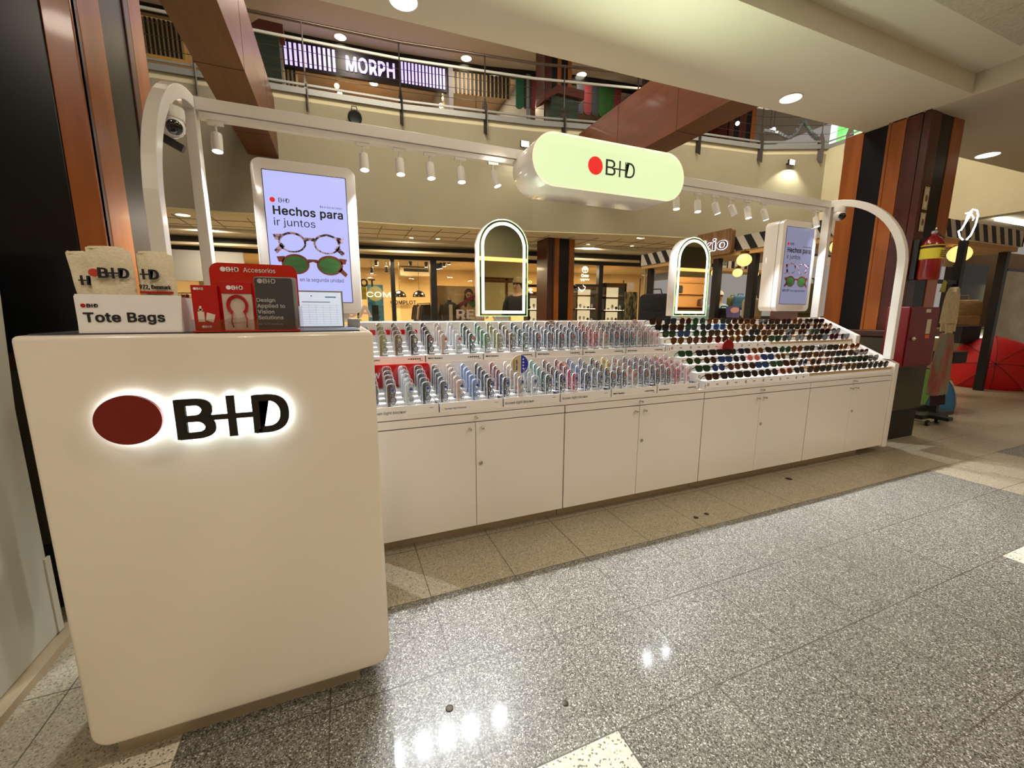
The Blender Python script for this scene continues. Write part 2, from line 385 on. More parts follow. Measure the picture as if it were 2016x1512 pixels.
# ================================================================== KIOSK: four white cabinet units
MX = [(.09, 1.164), (1.168, 2.236), (2.240, 3.334), (3.338, 4.415)]
words4 = ['cabinet unit beside the counter, first of the row', 'second cabinet unit from the counter', 'third cabinet unit from the counter, under the white sunglasses box', 'last cabinet unit, against the end panel']
for k, (x0, x1) in enumerate(MX):
    t = thing('cabinet', 'white two-door '+words4[k], 'cabinet', (x0, 2.03, 0), group='cabinets of the kiosk')
    xm = (x0+x1)/2
    MB().box(x0, x1, 2.052, 3.40, .0765, .7135).build('carcass', white, t)
    MB().box(x0+(.0 if k else -.6), x1 if k < 3 else 4.2, 2.105, 3.30, 0, .076).build('toe_kick', steel, t, label='brushed steel toe kick')
    for s, (a, b) in enumerate(((x0+.002, xm-.0015), (xm+.0015, x1-.002))):
        d = MB().box(a, b, 2.03, 2.05, .078, .664).build('door', white, t, bevel=.0012)
        kx = b-.033 if s == 0 else a+.033
        MB().lathe([(.0055, 0), (.0055, .020), (.007, .021), (.007, .026), (.004, .028)], (kx, 2.03, .634), 14, -Y3, X3).build('knob', chrome, d, smooth=SM)
        if s: MB().lathe([(.010, 0), (.010, .006), (.0075, .008), (.003, .008)], (kx-.008, 2.03, .437), 16, -Y3, X3).build('lock', chrome, d, smooth=SM)
    d = MB().box(x0+.002, x1-.002, 2.03, 2.05, .669, .710).build('drawer', white, t, bevel=.0012)
    MB().lathe([(.0055, 0), (.0055, .020), (.007, .021), (.007, .026), (.004, .028)], (xm, 2.03, .695), 14, -Y3, X3).build('knob', chrome, d, smooth=SM)
    MB().box(x0+.003, x1-.003, 2.0495, 2.0525, .079, .713).build('gap_strip', M('dark_gap', (40, 34, 28), .8), t)
# end panel following the stepped profile, and the top of the kiosk
prof = [(2.02, .06), (2.02, .811), (2.343, .965), (2.343, 1.04), (2.69, 1.199), (3.05, 1.199), (3.40, 1.04), (3.40, .06)]
t = MB().prism(prof, (4.418, 0, 0), Y3, Z3, X3*.062).build('end_panel', white, bevel=.003)
tag(t, 'white stepped end panel closing the right end of the kiosk', 'panel')
tag(MB().box(.088, 4.416, 2.03, 3.05, .714, .735).build('display_shelf', white, bevel=.002), 'long white lower display shelf resting on the cabinet units', 'shelf')
tag(MB().box(.088, 4.416, 2.352, 3.05, .7355, .957).build('display_platform', white, bevel=.002), 'long white raised platform carrying the upper row of trays', 'platform')
tag(MB().box(.088, 4.416, 2.70, 3.05, .9575, 1.178).build('back_ridge', white, bevel=.002), 'long white ridge behind the upper trays, holding mirrors and screens', 'ridge')
M('seam', (120, 116, 110), .6)

# trays: six below, six above
TX = [.09, .438, .786, 1.135, 1.484, 1.833, 2.182]
bed = M('tray_white', (244, 244, 246), .45)
tray_edge = M('tray_edge', (30, 36, 66), .5)
bedlip = M('tray_lip', (236, 232, 228), .45)
NUM = ['first', 'second', 'third', 'fourth', 'fifth', 'sixth']
def tray(tier, k):
    low = tier == 0
    rows = 5 if (low or k >= 3) else 4
    y0, z0, zt = (2.03, .735, .783) if low else (2.36, .957, .997)
    zb = .768 if low else .994
    dy, dz = (.055, .0147) if low else ((.065, .0205) if rows == 4 else (.05, .0155))
    a, b = TX[k]+.001, TX[k+1]-.001
    t = thing('display_tray', 'white stepped glasses tray, %s from the counter on the %s level' % (NUM[k], 'lower' if low else 'upper'), 'tray', ((a+b)/2, y0, z0), group='glasses trays on the kiosk')
    MB().box(a, b-.004, y0, y0+.004, z0, zt).build('front_panel', bedlip, t)
    MB().box(b-.004, b, y0, y0+.27, z0, zt-.001).build('side_panel', tray_edge, t)
    mb = MB()
    for r in range(rows): mb.box(a, b-.004, y0+.05-.025+r*dy if r else y0+.004, y0+.05-.025+(r+1)*dy, z0, zb+r*dz)
    mb.build('stepped_bed', bed, t)
    m2 = MB()
    if low and k < 4: m2.text('Screen light blocker', (a+(.008 if k != 1 else .025), y0-.0005, z0+.012), .0135 if k != 1 else .009, bold=False, d=.0006)
    else:
        m2.logo((a+.022, y0-.0005, z0+.016), .0085, d=.0006); m2.text('Readers', (a+.048, y0-.0005, z0+.016), .0085, bold=True, d=.0006)
        for q in range(5): m2.box(b-.085+q*.012, b-.077+q*.012, y0-.0008, y0, z0+.016, z0+.024)
        m2.box(b-.1, b-.088, y0-.0008, y0, z0+.018, z0+.022)
    m2.box(b-.036, b-.018, y0-.0008, y0, z0+.009, z0+.0115) if not low or k > 3 else m2.box(b-.05, b-.03, y0-.0008, y0, z0+.028, z0+.030)
    m2.build('lettering', navy if low and k < 4 else ink, t)
    return y0, zb, dy, dz, rows
# clear upright case with folded glasses inside
def case_proto():
    t = thing('glasses_case', 'proto', 'glasses case')
    w = .0245
    mb = MB(); out = [(-w, 0), (w, 0), (w, .098), (w*.96, .108), (w*.8, .116), (w*.5, .1205), (0, .122), (-w*.5, .1205), (-w*.8, .116), (-w*.96, .108), (-w, .098)]
    mb.prism(out, (0, -.014, 0), X3, Z3, Y3*.027)
    mb.build('clear_shell', plast, t, world=False, bevel=.003, seg=2, smooth=True)
    inn_ = [(x*.92, .0015+z*.972) for x, z in out]
    MB().ring(out, inn_, (0, -.0145, 0), X3, Z3, Y3*.004).build('shell_highlight', plshine, t, world=False)  # added ring paints the bright highlights along the shell edge
    mb = MB(); n = 14
    for cz, rx, rz_ in ((.035, .0150, .021), (.083, .0150, .022)):
        o = [(.007+rx*math.cos(2*PI*i/n), cz+rz_*math.sin(2*PI*i/n)) for i in range(n)]; q = [(.007+(rx-.0034)*math.cos(2*PI*i/n), cz+(rz_-.0036)*math.sin(2*PI*i/n)) for i in range(n)]
        mb.ring(o, q, (0, -.004, 0), X3, Z3, Y3*.003)
    mb.box(-.003, .001, -.004, -.001, .050, .064)
    mb.build('rims', black, t, world=False)
    MB().sweep([(-.0145, -.001, .004), (-.0150, -.002, .06), (-.011, -.002, .106), (.002, -.002, .114)], .0045, .010, Y3).build('temple', black, t, world=False)
    MB().sweep([(-.010, .006, .006), (-.011, .006, .06), (-.007, .006, .106)], .004, .010, Y3).build('back_temple', black, t, world=False)
    mb = MB()
    for cz in (.033, .081): mb.disc((.007, -.0025, cz+.002), .0128, d=.0004, n=14, ry=.0185)
    mb.build('lens', clear('spectacle_lens', (220, 224, 228), .015, .05, .15, (214, 216, 222)), t, world=False)
    MB().disc((.005, -.0145, .088), .0070, d=.0003, n=16).build('round_sticker', M('sticker_blue', (40, 58, 140), .4), t, world=False)
    MB().box(-.022, .022, -.011, .010, .001, .006).build('base_pad', M('pad_dark', (40, 40, 44), .7), t, world=False)
    return t
CP = case_proto()
PC = {'black': (22, 22, 26), 'dark tortoise': (70, 42, 26), 'grey': (108, 110, 116), 'clear': (205, 206, 206), 'teal': (20, 60, 62), 'dark green': (20, 62, 46), 'green': (64, 118, 70),
      'olive': (134, 128, 58), 'brown': (104, 72, 46), 'beige': (192, 164, 142), 'navy': (34, 42, 74), 'slate': (70, 78, 94), 'blue': (96, 128, 176), 'red': (176, 30, 38), 'maroon': (122, 26, 34),
      'pink': (226, 168, 172), 'yellow': (226, 212, 48), 'aqua': (86, 146, 126)}
PM = {k: M('frame_'+k.replace(' ', '_'), v, .25, coat=.4) for k, v in PC.items()}
STK = {'b': M('sticker_blue'), 'r': M('sticker_red', (196, 60, 56), .4), 'w': M('sticker_green', (176, 196, 150), .4)}
pal = {(1, 0): 'clear,olive,brown,dark green', (1, 1): 'black,beige,clear,dark green', (1, 2): 'green,olive,brown,dark green',
       (1, 3): 'slate,grey,black,navy', (1, 4): 'navy,red,beige,slate', (1, 5): 'slate,navy,clear,brown,beige,pink',
       (0, 0): 'black,dark tortoise,clear,teal', (0, 1): 'dark green,beige,blue,black', (0, 2): 'maroon,beige,clear,aqua', (0, 3): 'brown,maroon,blue,grey',
       (0, 4): 'black,clear,beige,slate', (0, 5): 'slate,grey,red,pink'}
front = {(0, 2): 'navy,beige,clear,dark green', (0, 3): 'black,red,navy,grey', (0, 4): 'black,black,beige,slate', (0, 1): 'slate,beige,blue,black', (1, 0): 'clear,olive,brown,black', (0, 5): 'black,black,red,pink', (1, 3): 'slate,slate,black,slate'}
ROWN = ['front', 'second', 'third', 'fourth', 'rearmost']
COLN = {4: ['leftmost', 'second', 'third', 'rightmost'], 6: ['leftmost', 'second', 'third', 'fourth', 'fifth', 'rightmost']}
first = True
for tier in (0, 1):
    for k in range(6):
        y0, zb, dy, dz, rows = tray(tier, k)
        cols = pal[(tier, k)].split(','); fc = front.get((tier, k), pal[(tier, k)]).split(','); nc = len(cols)
        for c in range(nc):
            for r in range(rows):
                col = fc[c] if r < 2 else cols[c]
                if (tier, k) == (0, 4) and c == 1 and r >= 3: col = 'yellow'
                if first: o = CP; first = False
                else: o = copy_tree(CP)
                x = TX[k]+.037+.0853*c if nc == 4 else TX[k]+.028+.056*c
                o.location = (x+random.uniform(-.002, .002), y0+.050+r*dy, zb+r*dz+.0002); o.rotation_euler = (-.05, 0, random.uniform(-.05, .05)+.06)
                if nc == 6: o.scale = (.82, .9, 1)
                rn = 'rearmost' if r == rows-1 else ROWN[r]
                o['label'] = '%s glasses in clear case, %s row, %s column, %s tray of %s level' % (col, rn, COLN[nc][c], NUM[k], 'lower' if tier == 0 else 'upper')
                o['category'] = 'glasses case'; o['group'] = 'glasses cases standing in the trays'
                for ch in o.children:
                    b = ch.name.split('.')[0]
                    if b in ('rims', 'temple', 'back_temple'): setmat(ch, PM[col])
                    if b == 'round_sticker': setmat(ch, STK['b'] if (tier == 0 and k < 4) else (STK['w'] if (tier == 1 and k in (0, 2)) else STK['r']))

# round topper signs standing among the trays
def topper(name, label, cx, cz, y, r, mat, txt=None, mat2=None):
    t = thing(name, label, 'sign', (cx, y, cz-r-.02))
    MB().disc((cx, y, cz), r, d=.003).build('disc', mat, t)
    MB().box(cx-.01, cx+.01, y, y+.003, cz-r-.03, cz-r+.02).build('stem', M('acrylic', (200, 200, 200), .2), t)
    if mat2:
        MB().prism([(r*1.001*math.cos(a), r*1.001*math.sin(a)) for a in [-1.4+2.8*i/20 for i in range(21)]], (cx, y-.0031, cz), X3, Z3, -Y3*.0006).build('blue_half', mat2, t)
        m = MB()
        for q in range(4): m.disc((cx+r*.42, y-.004, cz+r*(.55-.34*q)), r*.085, d=.0004)
        m.build('white_icons', wcard, t)
        MB().text('Blue Light', (cx-r*.28, y-.0035, cz-r*.6), r*.16, Z3, -X3, bold=True).text('Reading glasses', (cx-r*.62, y-.0035, cz-r*.6), r*.11, Z3, -X3).build('lettering', ink, t)
    elif txt:
        m = MB(); m.logo((cx-r*.16, y-.0035, cz+r*.58), r*.16); m.text(txt, (cx, y-.0035, cz+r*.28), r*.16, align='c', bold=True); m.build('lettering', ink, t)
    else:
        m = MB()
        for q in range(6): m.box(cx-r*.62, cx+r*.62, y-.0036, y-.0031, cz+r*(.4-.2*q), cz+r*(.43-.2*q))
        m.build('printed_lines', M('print_red', (150, 60, 48), .6), t)
p = atY(1022, 717, 2.19); topper('topper_sign', 'round beige and blue topper sign between lower trays', p.x, p.z, 2.185, .054, M('beige_card', (196, 176, 140), .5), mat2=M('blue_card', (30, 44, 150), .5))
pinkc = M('pink_card', (214, 176, 160), .5)
p = atY(1084, 640, 2.64); topper('topper_sign', 'round pink topper sign behind the fourth upper tray', p.x, p.z, 2.635, .036, pinkc, 'Test de vision')
p = atY(1248, 638, 2.64); topper('topper_sign', 'round pink topper sign behind the sixth upper tray', p.x, p.z, 2.635, .036, pinkc, 'Test de vision')
p = atY(1107, 724, 2.28); topper('topper_sign', 'round peach topper sign behind the fourth lower tray', p.x, p.z, 2.275, .040, M('peach_card', (206, 150, 124), .5))
p = atY(1433, 682, 2.31)
tag(MB().disc((p.x, 2.31, p.z-.008), .058, d=.004, ry=.062).build('topper_sign', M('oval_red', (120, 8, 12), .25)), 'plain dark red oval sign leaning between sunglasses rows', 'sign')
t = thing('new_sign', 'red rounded board behind lower left tray reading NEW', 'sign', (.24, 2.33, .79))
p0, p1 = atY(720, 717, 2.325), atY(847, 753, 2.325)
MB().prism(rrect(p1.x-.03, .125, .02, x0=.03, z0=.83), (0, 2.325, 0), X3, Z3, Y3*.003).build('board', redsign, t)
MB().text('NEW', (.09, 2.3235, .884), .028, bold=True).build('lettering', wcard, t)
tag(MB().prism(rrect(.40, .03, .012, x0=.05, z0=1.100), (0, 2.69, 0), X3, Z3, Y3*.003).build('backing_strip', redsign), 'red strip board standing behind the first upper tray', 'sign')

# ------------------------------------------------------------------ sunglasses displays on the right half
def step_box(name, label, x0, x1, y0, z0, n, dy, dz, fh, marks=True, lip=None):
    t = thing(name, label, 'display box', ((x0+x1)/2, y0, z0))
    mb = MB()
    for r in range(n): mb.box(x0, x1, y0+r*dy, y0+(r+1)*dy, z0, z0+fh+r*dz)
    mb.build('stepped_body', M('display_white', (242, 240, 238), .4), t)
    if marks:
        m = MB(); m3 = MB()
        for r in range(n):
            zz = z0+fh+r*dz; c = int((x1-x0)/.155)
            for q in range(c):
                xx = x0+.03+q*(x1-x0)/c
                m.disc((xx, y0+r*dy-.0003, zz-fh*.5), .009, d=.0006, n=14, ry=.0105)
                for e in (0, .012): m.disc((xx+.075+e, y0+r*dy-.0003, zz-fh*.5), .0045, d=.0006, n=10)
                m.prism([(-.007, .0), (.007, .0), (0, -.007)], (xx+.05, y0+r*dy-.0006, zz-.0004), X3, Z3, Y3*.0005)
                m3.disc((xx, y0+r*dy-.001, zz-fh*.5), .004, d=.0006, n=10, ry=.0065)
        m.build('printed_icons', M('print_dark', (48, 34, 30), .5), t); m3.build('printed_centres', wcard, t)
        MB().box(x0+.004, x0+.008, y0-.001, y0, z0+.008, z0+.03).build('red_mark', red, t)
    if lip:
        mb = MB()
        for r in range(n): mb.box(x0, x1, y0+r*dy-.004, y0+r*dy, z0+fh+r*dz-.016, z0+fh+r*dz+.003)
        mb.build('front_lip', lip, t)
    return t
lipm = M('oak_lip', (176, 146, 102), .5)
step_box('display_box', 'white stepped sunglasses box with printed icons, lower level', 2.235, 3.303, 2.03, .736, 4, .08, .045, .052)
step_box('display_box', 'white stepped sunglasses box with printed icons, upper level', 2.215, 3.290, 2.36, .958, 4, .08, .045, .052)
step_box('display_steps', 'stepped sunglasses shelf with oak lips beside end panel, lower level', 3.308, 4.415, 2.045, .736, 4, .0765, .045, .045, False, lipm)
step_box('display_steps', 'stepped sunglasses shelf with oak lips beside end panel, upper level', 3.296, 4.415, 2.375, .958, 4, .08, .045, .045, False, lipm)
def shape(kind, n=18):
    P = []
    for i in range(n):
        a = 2*PI*i/n; c, s_ = math.cos(a), math.sin(a)
        if kind == 'round': x, z = .0235*c, .023*s_
        elif kind == 'square': x = .0265*math.copysign(abs(c)**.55, c); z = .0205*math.copysign(abs(s_)**.6, s_); x *= 1+.12*z/.02
        elif kind == 'cat': x = .0265*math.copysign(abs(c)**.75, c); z = .0215*math.copysign(abs(s_)**.75, s_)+.2*x*(x > 0)
        else: x = .0265*c*(1+.12*s_); z = .0245*s_-.002*(abs(c) < .5)
        P.append((x, z))
    return P
def glasses_proto(kind):
    t = thing('sunglasses', 'proto', 'sunglasses'); th = .0045 if kind != 'aviator' else .0018
    S = shape(kind); mb = MB()
    for s in (-1, 1):
        inn = [(s*.033+s*x, .024+z) for x, z in S]; out = [(s*.033+s*x*(1+th/.025), .024+z*(1+th/.022)) for x, z in S]
        mb.ring(out, inn, (0, 0, 0), X3, Z3, Y3*.004)
        mb.box(min(s*.058, s*.068), max(s*.058, s*.068), 0, .006, .030, .038)
    mb.sweep([(-.011, .001, .030), (0, .0, .0345), (.011, .001, .030)], .004 if kind != 'aviator' else .002, .005 if kind != 'aviator' else .002, Y3)
    mb.build('frame_front', black, t, world=False)
    for s in (-1, 1):
        MB().prism([(s*.033+s*x, .024+z) for x, z in S], (0, .0015, 0), X3, Z3, Y3*.001).build('lens', black, t, world=False)
        MB().sweep([(s*.066, .004, .034), (s*.0665, .05, .032), (s*.065, .085, .020), (s*.064, .105, .006)], .0025 if kind != 'aviator' else .0016, .006 if kind != 'aviator' else .003, X3).build('temple', black, t, world=False)
    return t
GP = {k: glasses_proto(k) for k in ('round', 'square', 'cat', 'aviator')}
used = set()
FR = {'black': PM['black'], 'tortoise': noisy('frame_tortoise', (36, 18, 10), (104, 62, 32), (90, 90, 90), .25), 'brown': M('frame_amber', (74, 36, 20), .25, coat=.4), 'gold': M('frame_gold', (196, 152, 84), .25, 1),
      'navy': PM['navy'], 'green': PM['dark green'], 'clear': PM['clear'], 'grey': PM['slate'], 'blue': M('frame_sky', (120, 170, 200), .25, coat=.4), 'pink': PM['pink']}
LN = {'dark': M('lens_dark', (18, 18, 20), .08, coat=.6), 'brown': M('lens_brown', (42, 24, 16), .08, coat=.6), 'amber': M('lens_amber', (74, 40, 20), .08, coat=.6), 'green': M('lens_green', (22, 48, 30), .08, coat=.6), 'blue': M('lens_blue', (24, 50, 92), .08, coat=.6), 'rose': M('lens_rose', (176, 88, 76), .08, coat=.6)}
def lot(n, seq): return [seq[i % len(seq)] for i in range(n)]
banks = [ # (name, x0, x1, y of front step, z of front step, front-to-back rows of (frame, lens, shape))
 ('lower white box', 2.25, 3.29, 2.03, .788, .42, [
   'tortoise brown square;black dark square;black dark square;grey dark aviator;black dark round;pink amber cat;black dark square',
   'green green square;navy blue round;brown amber round;brown brown round;navy blue square;green green square;tortoise brown cat',
   'gold green aviator;brown brown round;navy blue square;grey dark round;pink rose round;navy blue cat;gold amber aviator',
   'green green square;black dark square;black dark square;black dark square;navy dark square;gold amber aviator;black dark cat']),
 ('upper white box', 2.23, 3.28, 2.36, 1.010, -.05, [
   'gold amber aviator;brown amber round;tortoise brown square;brown brown round;gold amber round;black dark square;gold brown aviator',
   'black green square;navy blue square;green green round;brown brown square;tortoise brown round;gold amber round;black dark square',
   'black dark square;tortoise brown square;green green square;black dark cat;blue blue square;brown brown round;gold amber round',
   'black brown square;black dark square;brown brown round;green green round;gold amber aviator;black dark cat;tortoise brown round']),
 ('lower oak-lipped shelf', 3.32, 4.40, 2.045, .781, -.08, [
   'tortoise brown square;black dark square;black dark round;brown amber round;black dark square;black dark round;black dark round',
   'navy dark round;tortoise brown round;brown brown round;black brown square;green green square;black dark cat;black dark cat',
   'black dark square;tortoise brown square;tortoise amber cat;tortoise brown square;black dark square;brown brown cat;brown brown cat',
   'green green round;brown amber round;black dark square;black dark cat;black dark square;gold amber cat;gold amber cat']),
 ('upper oak-lipped shelf', 3.31, 4.40, 2.375, 1.003, -.08, [
   'green green square;black dark square;brown brown square;tortoise brown round;black dark square;black dark cat;navy dark square',
   'brown amber square;tortoise brown square;black dark square;brown brown square;green green square;black dark cat;black dark cat',
   'brown brown round;tortoise brown square;black dark square;black dark square;black dark round;brown brown round;gold amber round',
   'brown brown cat;black dark round;black brown square;black dark square;tortoise amber round;black dark square;black dark square'])]
RN = ['front', 'second', 'third', 'rear']
PN = ['leftmost', 'second', 'third', 'middle', 'fifth', 'sixth', 'rightmost']
for bn, x0, x1, y0, z0, tilt, rows in banks:
    for r, line in enumerate(rows):
        for q, it in enumerate(line.split(';')):
            f, l_, kd = it.split()
            o = GP[kd] if kd not in used else copy_tree(GP[kd]); used.add(kd)
            x = x0+.07+q*(x1-x0-.14)/6+random.uniform(-.008, .008)
            o.location = (x, y0+.018+r*.08, z0+r*.045+.0015); o.rotation_euler = (-tilt*.9, 0, random.uniform(-.12, .12))
            o.scale = (1.03, .6, 1.08) if tilt <= 0 else (1.03, .5, .98)
            o['label'] = '%s %s sunglasses, %s in %s row of %s' % (f, kd, PN[q], RN[r], bn)
            o['category'] = 'sunglasses'; o['group'] = 'sunglasses on the '+bn
            for ch in o.children:
                b = ch.name.split('.')[0]; setmat(ch, LN[l_] if b == 'lens' else FR[f])

# ================================================================== FRAME with two arches and the light track
t = thing('lighting_gantry', 'white metal frame of two arches joined by a long top beam', 'frame', (2, 2.4, .8))
def side_arch(x, zb_front, zb_rear, name):
    yf, yr, top = 2.085, 2.735, 2.27
    R = yr-yf-.01; path = [(x, yf, zb_front), (x, yf, top-R)]+[(x, yf+R-R*math.cos(a), top-R+R*math.sin(a)) for a in [PI/2*k/16 for k in range(1, 17)]]+[(x, yr+.03, top)]
    MB().sweep(path, .05, .058, X3).build(name, wmetal, t, bevel=.003)
    MB().box(x-.025, x+.025, yr-.035, yr+.035, zb_rear, top+.03).build('rear_post', wmetal, t, bevel=.003)
side_arch(4.43, .846, 1.2, 'arch'); side_arch(-.635, .75, .75, 'arch')
MB().box(-.66, 4.455, 2.705, 2.775, 2.24, 2.30).build('top_beam', wmetal, t, bevel=.002)
MB().box(-.60, 4.36, 2.715, 2.752, 2.205, 2.238).build('light_track', wmetal, t, bevel=.002)
LX = [-.535, .183, .388, .57, .765, .985, 1.17, 2.535, 2.76, 2.945, 3.13, 3.33, 3.53, 4.25]
TL = [0, .02, .02, .05, .03, .28, .5, -.05, -.05, .3, .45, .1, .3, .05]
for k, x in enumerate(LX):
    lab = 'white cylindrical track spotlight, %s along the beam from the left arch' % ['nearest', 'second', 'third', 'fourth', 'fifth', 'sixth', 'seventh', 'eighth', 'ninth', 'tenth', 'eleventh', 'twelfth', 'thirteenth', 'last'][k]
    s = thing('track_light', lab, 'spotlight', (x, 2.733, 2.2), 0, 'track spotlights on the kiosk beam')
    MB().box(x-.035, x+.035, 2.72, 2.746, 2.188, 2.206).lathe([(.006, 0), (.006, .045)], (x, 2.733, 2.150), 10).build('mount', wmetal, s)
    a = TL[k]; d = Vector((math.sin(a), -.18, -math.cos(a))).normalized(); o = Vector((x, 2.733, 2.153)); rf = Y3.cross(d).normalized()
    MB().lathe([(.010, 0), (.024, .008), (.026, .03), (.026, .098), (.023, .10), (.023, .096)], o, 20, d, rf).build('lamp_head', wmetal, s, smooth=SM)
    MB().lathe([(.0225, .0965), (.0225, .0995)], o, 20, d, rf).build('lamp_lens', glowd, s)
    ld = bpy.data.lights.new('spot_beam', 'SPOT'); ld.energy = 78; ld.color = (.90, .95, 1); ld.spot_size = math.radians(86); ld.spot_blend = .75; ld.shadow_soft_size = .01
    lo = bpy.data.objects.new('spot_beam', ld); C.objects.link(lo); lo.parent = s; p = o+d*.112-Vector((x, 2.733, 2.2)); lo.location = p
    aim = Vector((math.sin(a)*.3, -.34, -1)); lo.rotation_euler = aim.to_track_quat('-Z', 'Y').to_euler()

# pill shaped light box sign
t = thing('lightbox_sign', 'large glowing pale green pill-shaped light box hanging on the beam', 'sign', (1.7, 2.55, 2.0))
pz = 2.002; pill = rrect(1.165, .308, .1535, 14, x0=1.115, z0=pz)
MB().prism(pill, (0, 2.40, 0), X3, Z3, Y3*.31).build('housing', white, t, bevel=.004, smooth=SM)
inn = rrect(1.149, .292, .1455, 14, x0=1.123, z0=pz+.008)
MB().prism(inn, (0, 2.397, 0), X3, Z3, Y3*.003).build('light_panel', M('sign_glow', (70, 78, 55), .4, emit=1.02, ecol=(224, 240, 182)), t)
MB().ring(pill, inn, (0, 2.394, 0), X3, Z3, Y3*.006).build('edge_trim', M('sign_edge', (235, 240, 200), .4, emit=.6), t)
ux = X3; p = Vector((1.631, 2.3955, 2.112)); lg = MB()
lg.logo(p, .094, d=.002, dot=False, bold=False, thin=.62); lg.build('lettering', M('sign_letter', (34, 38, 30), .5), t)
MB().disc((1.553, 2.3955, 2.156), .054, d=.002).build('red_dot', M('sign_red', (214, 18, 16), .4, emit=.75, ecol=(214, 14, 12)), t)
area('sign_lamp', (1.7, 2.36, 2.16), 1.0, 17, (.90, 1, .68), (1.7, 0, 3.1), sizey=.25)

# cameras in both arches
def dome_cam(label, x, y, z, s=1, yaw=0):
    t = thing('security_camera', label, 'camera', (x, y, z), yaw)
    MB().lathe([(.035*s, 0), (.036*s, -.02*s), (.034*s, -.035*s)], (0, 0, 0), 24).build('mount_base', wmetal, t, world=False, smooth=SM)
    MB().ball((0, -.006*s, -.056*s), .034*s, 24).build('ball_housing', wmetal, t, world=False, smooth=True)
    d = Vector((.25, -.9, -.35)).normalized(); o = Vector((0, -.006*s, -.056*s))
    MB().lathe([(.021*s, .026*s), (.022*s, .032*s), (.019*s, .0345*s), (.001, .036*s)], o, 24, d, d.cross(Z3).normalized()).build('lens', M('lens_glass', (6, 8, 14), .05, coat=1), t, world=False, smooth=SM)
    return t
dome_cam('white dome camera with black lens under right arch', 4.43, 2.63, 2.235, 1.45, -.85)
dome_cam('white dome camera with black lens under left arch', -.62, 2.36, 2.10, 1.35, .15)
tag(MB().sweep([(-.685, 2.36, 1.99), (-.60, 2.40, 1.95)], .03, .03, Y3).build('junction_box', blackm), 'small black connector box behind the left dome camera', 'connector')

# ------------------------------------------------------------------ arched mirrors with light strips
def lit_mirror(label, x0, w, z0, h):
    t = thing('arched_mirror', label, 'mirror', (x0+w/2, 2.8, z0-.03)); y = 2.752; cx = x0+w/2
    n = 28
    def ar(i): return [(a+cx, b) for a, b in arch(w, h, n, -w/2, z0, i)]
    MB().prism(ar(0), (0, y, 0), X3, Z3, Y3*.085).build('housing', white, t, bevel=.003, smooth=SM)
    MB().prism(ar(.004), (0, y-.003, 0), X3, Z3, Y3*.003).build('mirror_glass', mirror, t)
    MB().ring(ar(.0), ar(.006), (0, y-.006, 0), X3, Z3, Y3*.006).build('edge_rim', M('rim_glow', (190, 232, 170), .4, emit=.45), t)
    MB().ring(ar(.020), ar(.039), (0, y-.0045, 0), X3, Z3, Y3*.0015).build('light_strip', M('strip_glow', (240, 255, 214), .4, emit=3.2), t)
    MB().box(cx-.05, cx+.05, 2.78, 2.82, 1.178, z0).build('stand', wmetal, t)
    area('mirror_lamp', (cx, y-.03, z0+h*.55), .3, 2.2, (.86, 1, .72), (cx, 0, z0+h*.5), sizey=.5)
lit_mirror('arched mirror with glowing light strip, near the middle of the kiosk', .885, .365, 1.212, .652)
lit_mirror('arched mirror with glowing light strip, right of the pill sign', 2.60, .368, 1.216, .648)

# ------------------------------------------------------------------ advertising screens
def flat_glasses(mbF, mbL, cx, cz, y, s, tort=False):
    n = 24
    for sd in (-1, 1):
        o = [(cx+sd*.105*s+.083*s*math.cos(2*PI*i/n), cz+.066*s*math.sin(2*PI*i/n)) for i in range(n)]
        q = [(cx+sd*.105*s+.070*s*math.cos(2*PI*i/n), cz-.002*s+.054*s*math.sin(2*PI*i/n)) for i in range(n)]
        mbF.ring(o, q, (0, y, 0), X3, Z3, -Y3*.0006)
        if mbL is not None: mbL.prism(q, (0, y, 0), X3, Z3, -Y3*.0003)
        mbF.prism([(cx+sd*.165*s, cz+.05*s), (cx+sd*.215*s, cz+.045*s), (cx+sd*.205*s, cz+.012*s), (cx+sd*.18*s, cz+.01*s)], (0, y, 0), X3, Z3, -Y3*.0006)
        mbF.prism([(cx+sd*.15*s, cz-.03*s), (cx+sd*.20*s, cz-.075*s), (cx+sd*.215*s, cz-.055*s), (cx+sd*.17*s, cz-.005*s)], (0, y, 0), X3, Z3, -Y3*.0006)
    mbF.prism([(cx-.03*s, cz+.035*s), (cx+.03*s, cz+.035*s), (cx+.03*s, cz+.008*s), (cx, cz+.02*s), (cx-.03*s, cz+.008*s)], (0, y, 0), X3, Z3, -Y3*.0006)
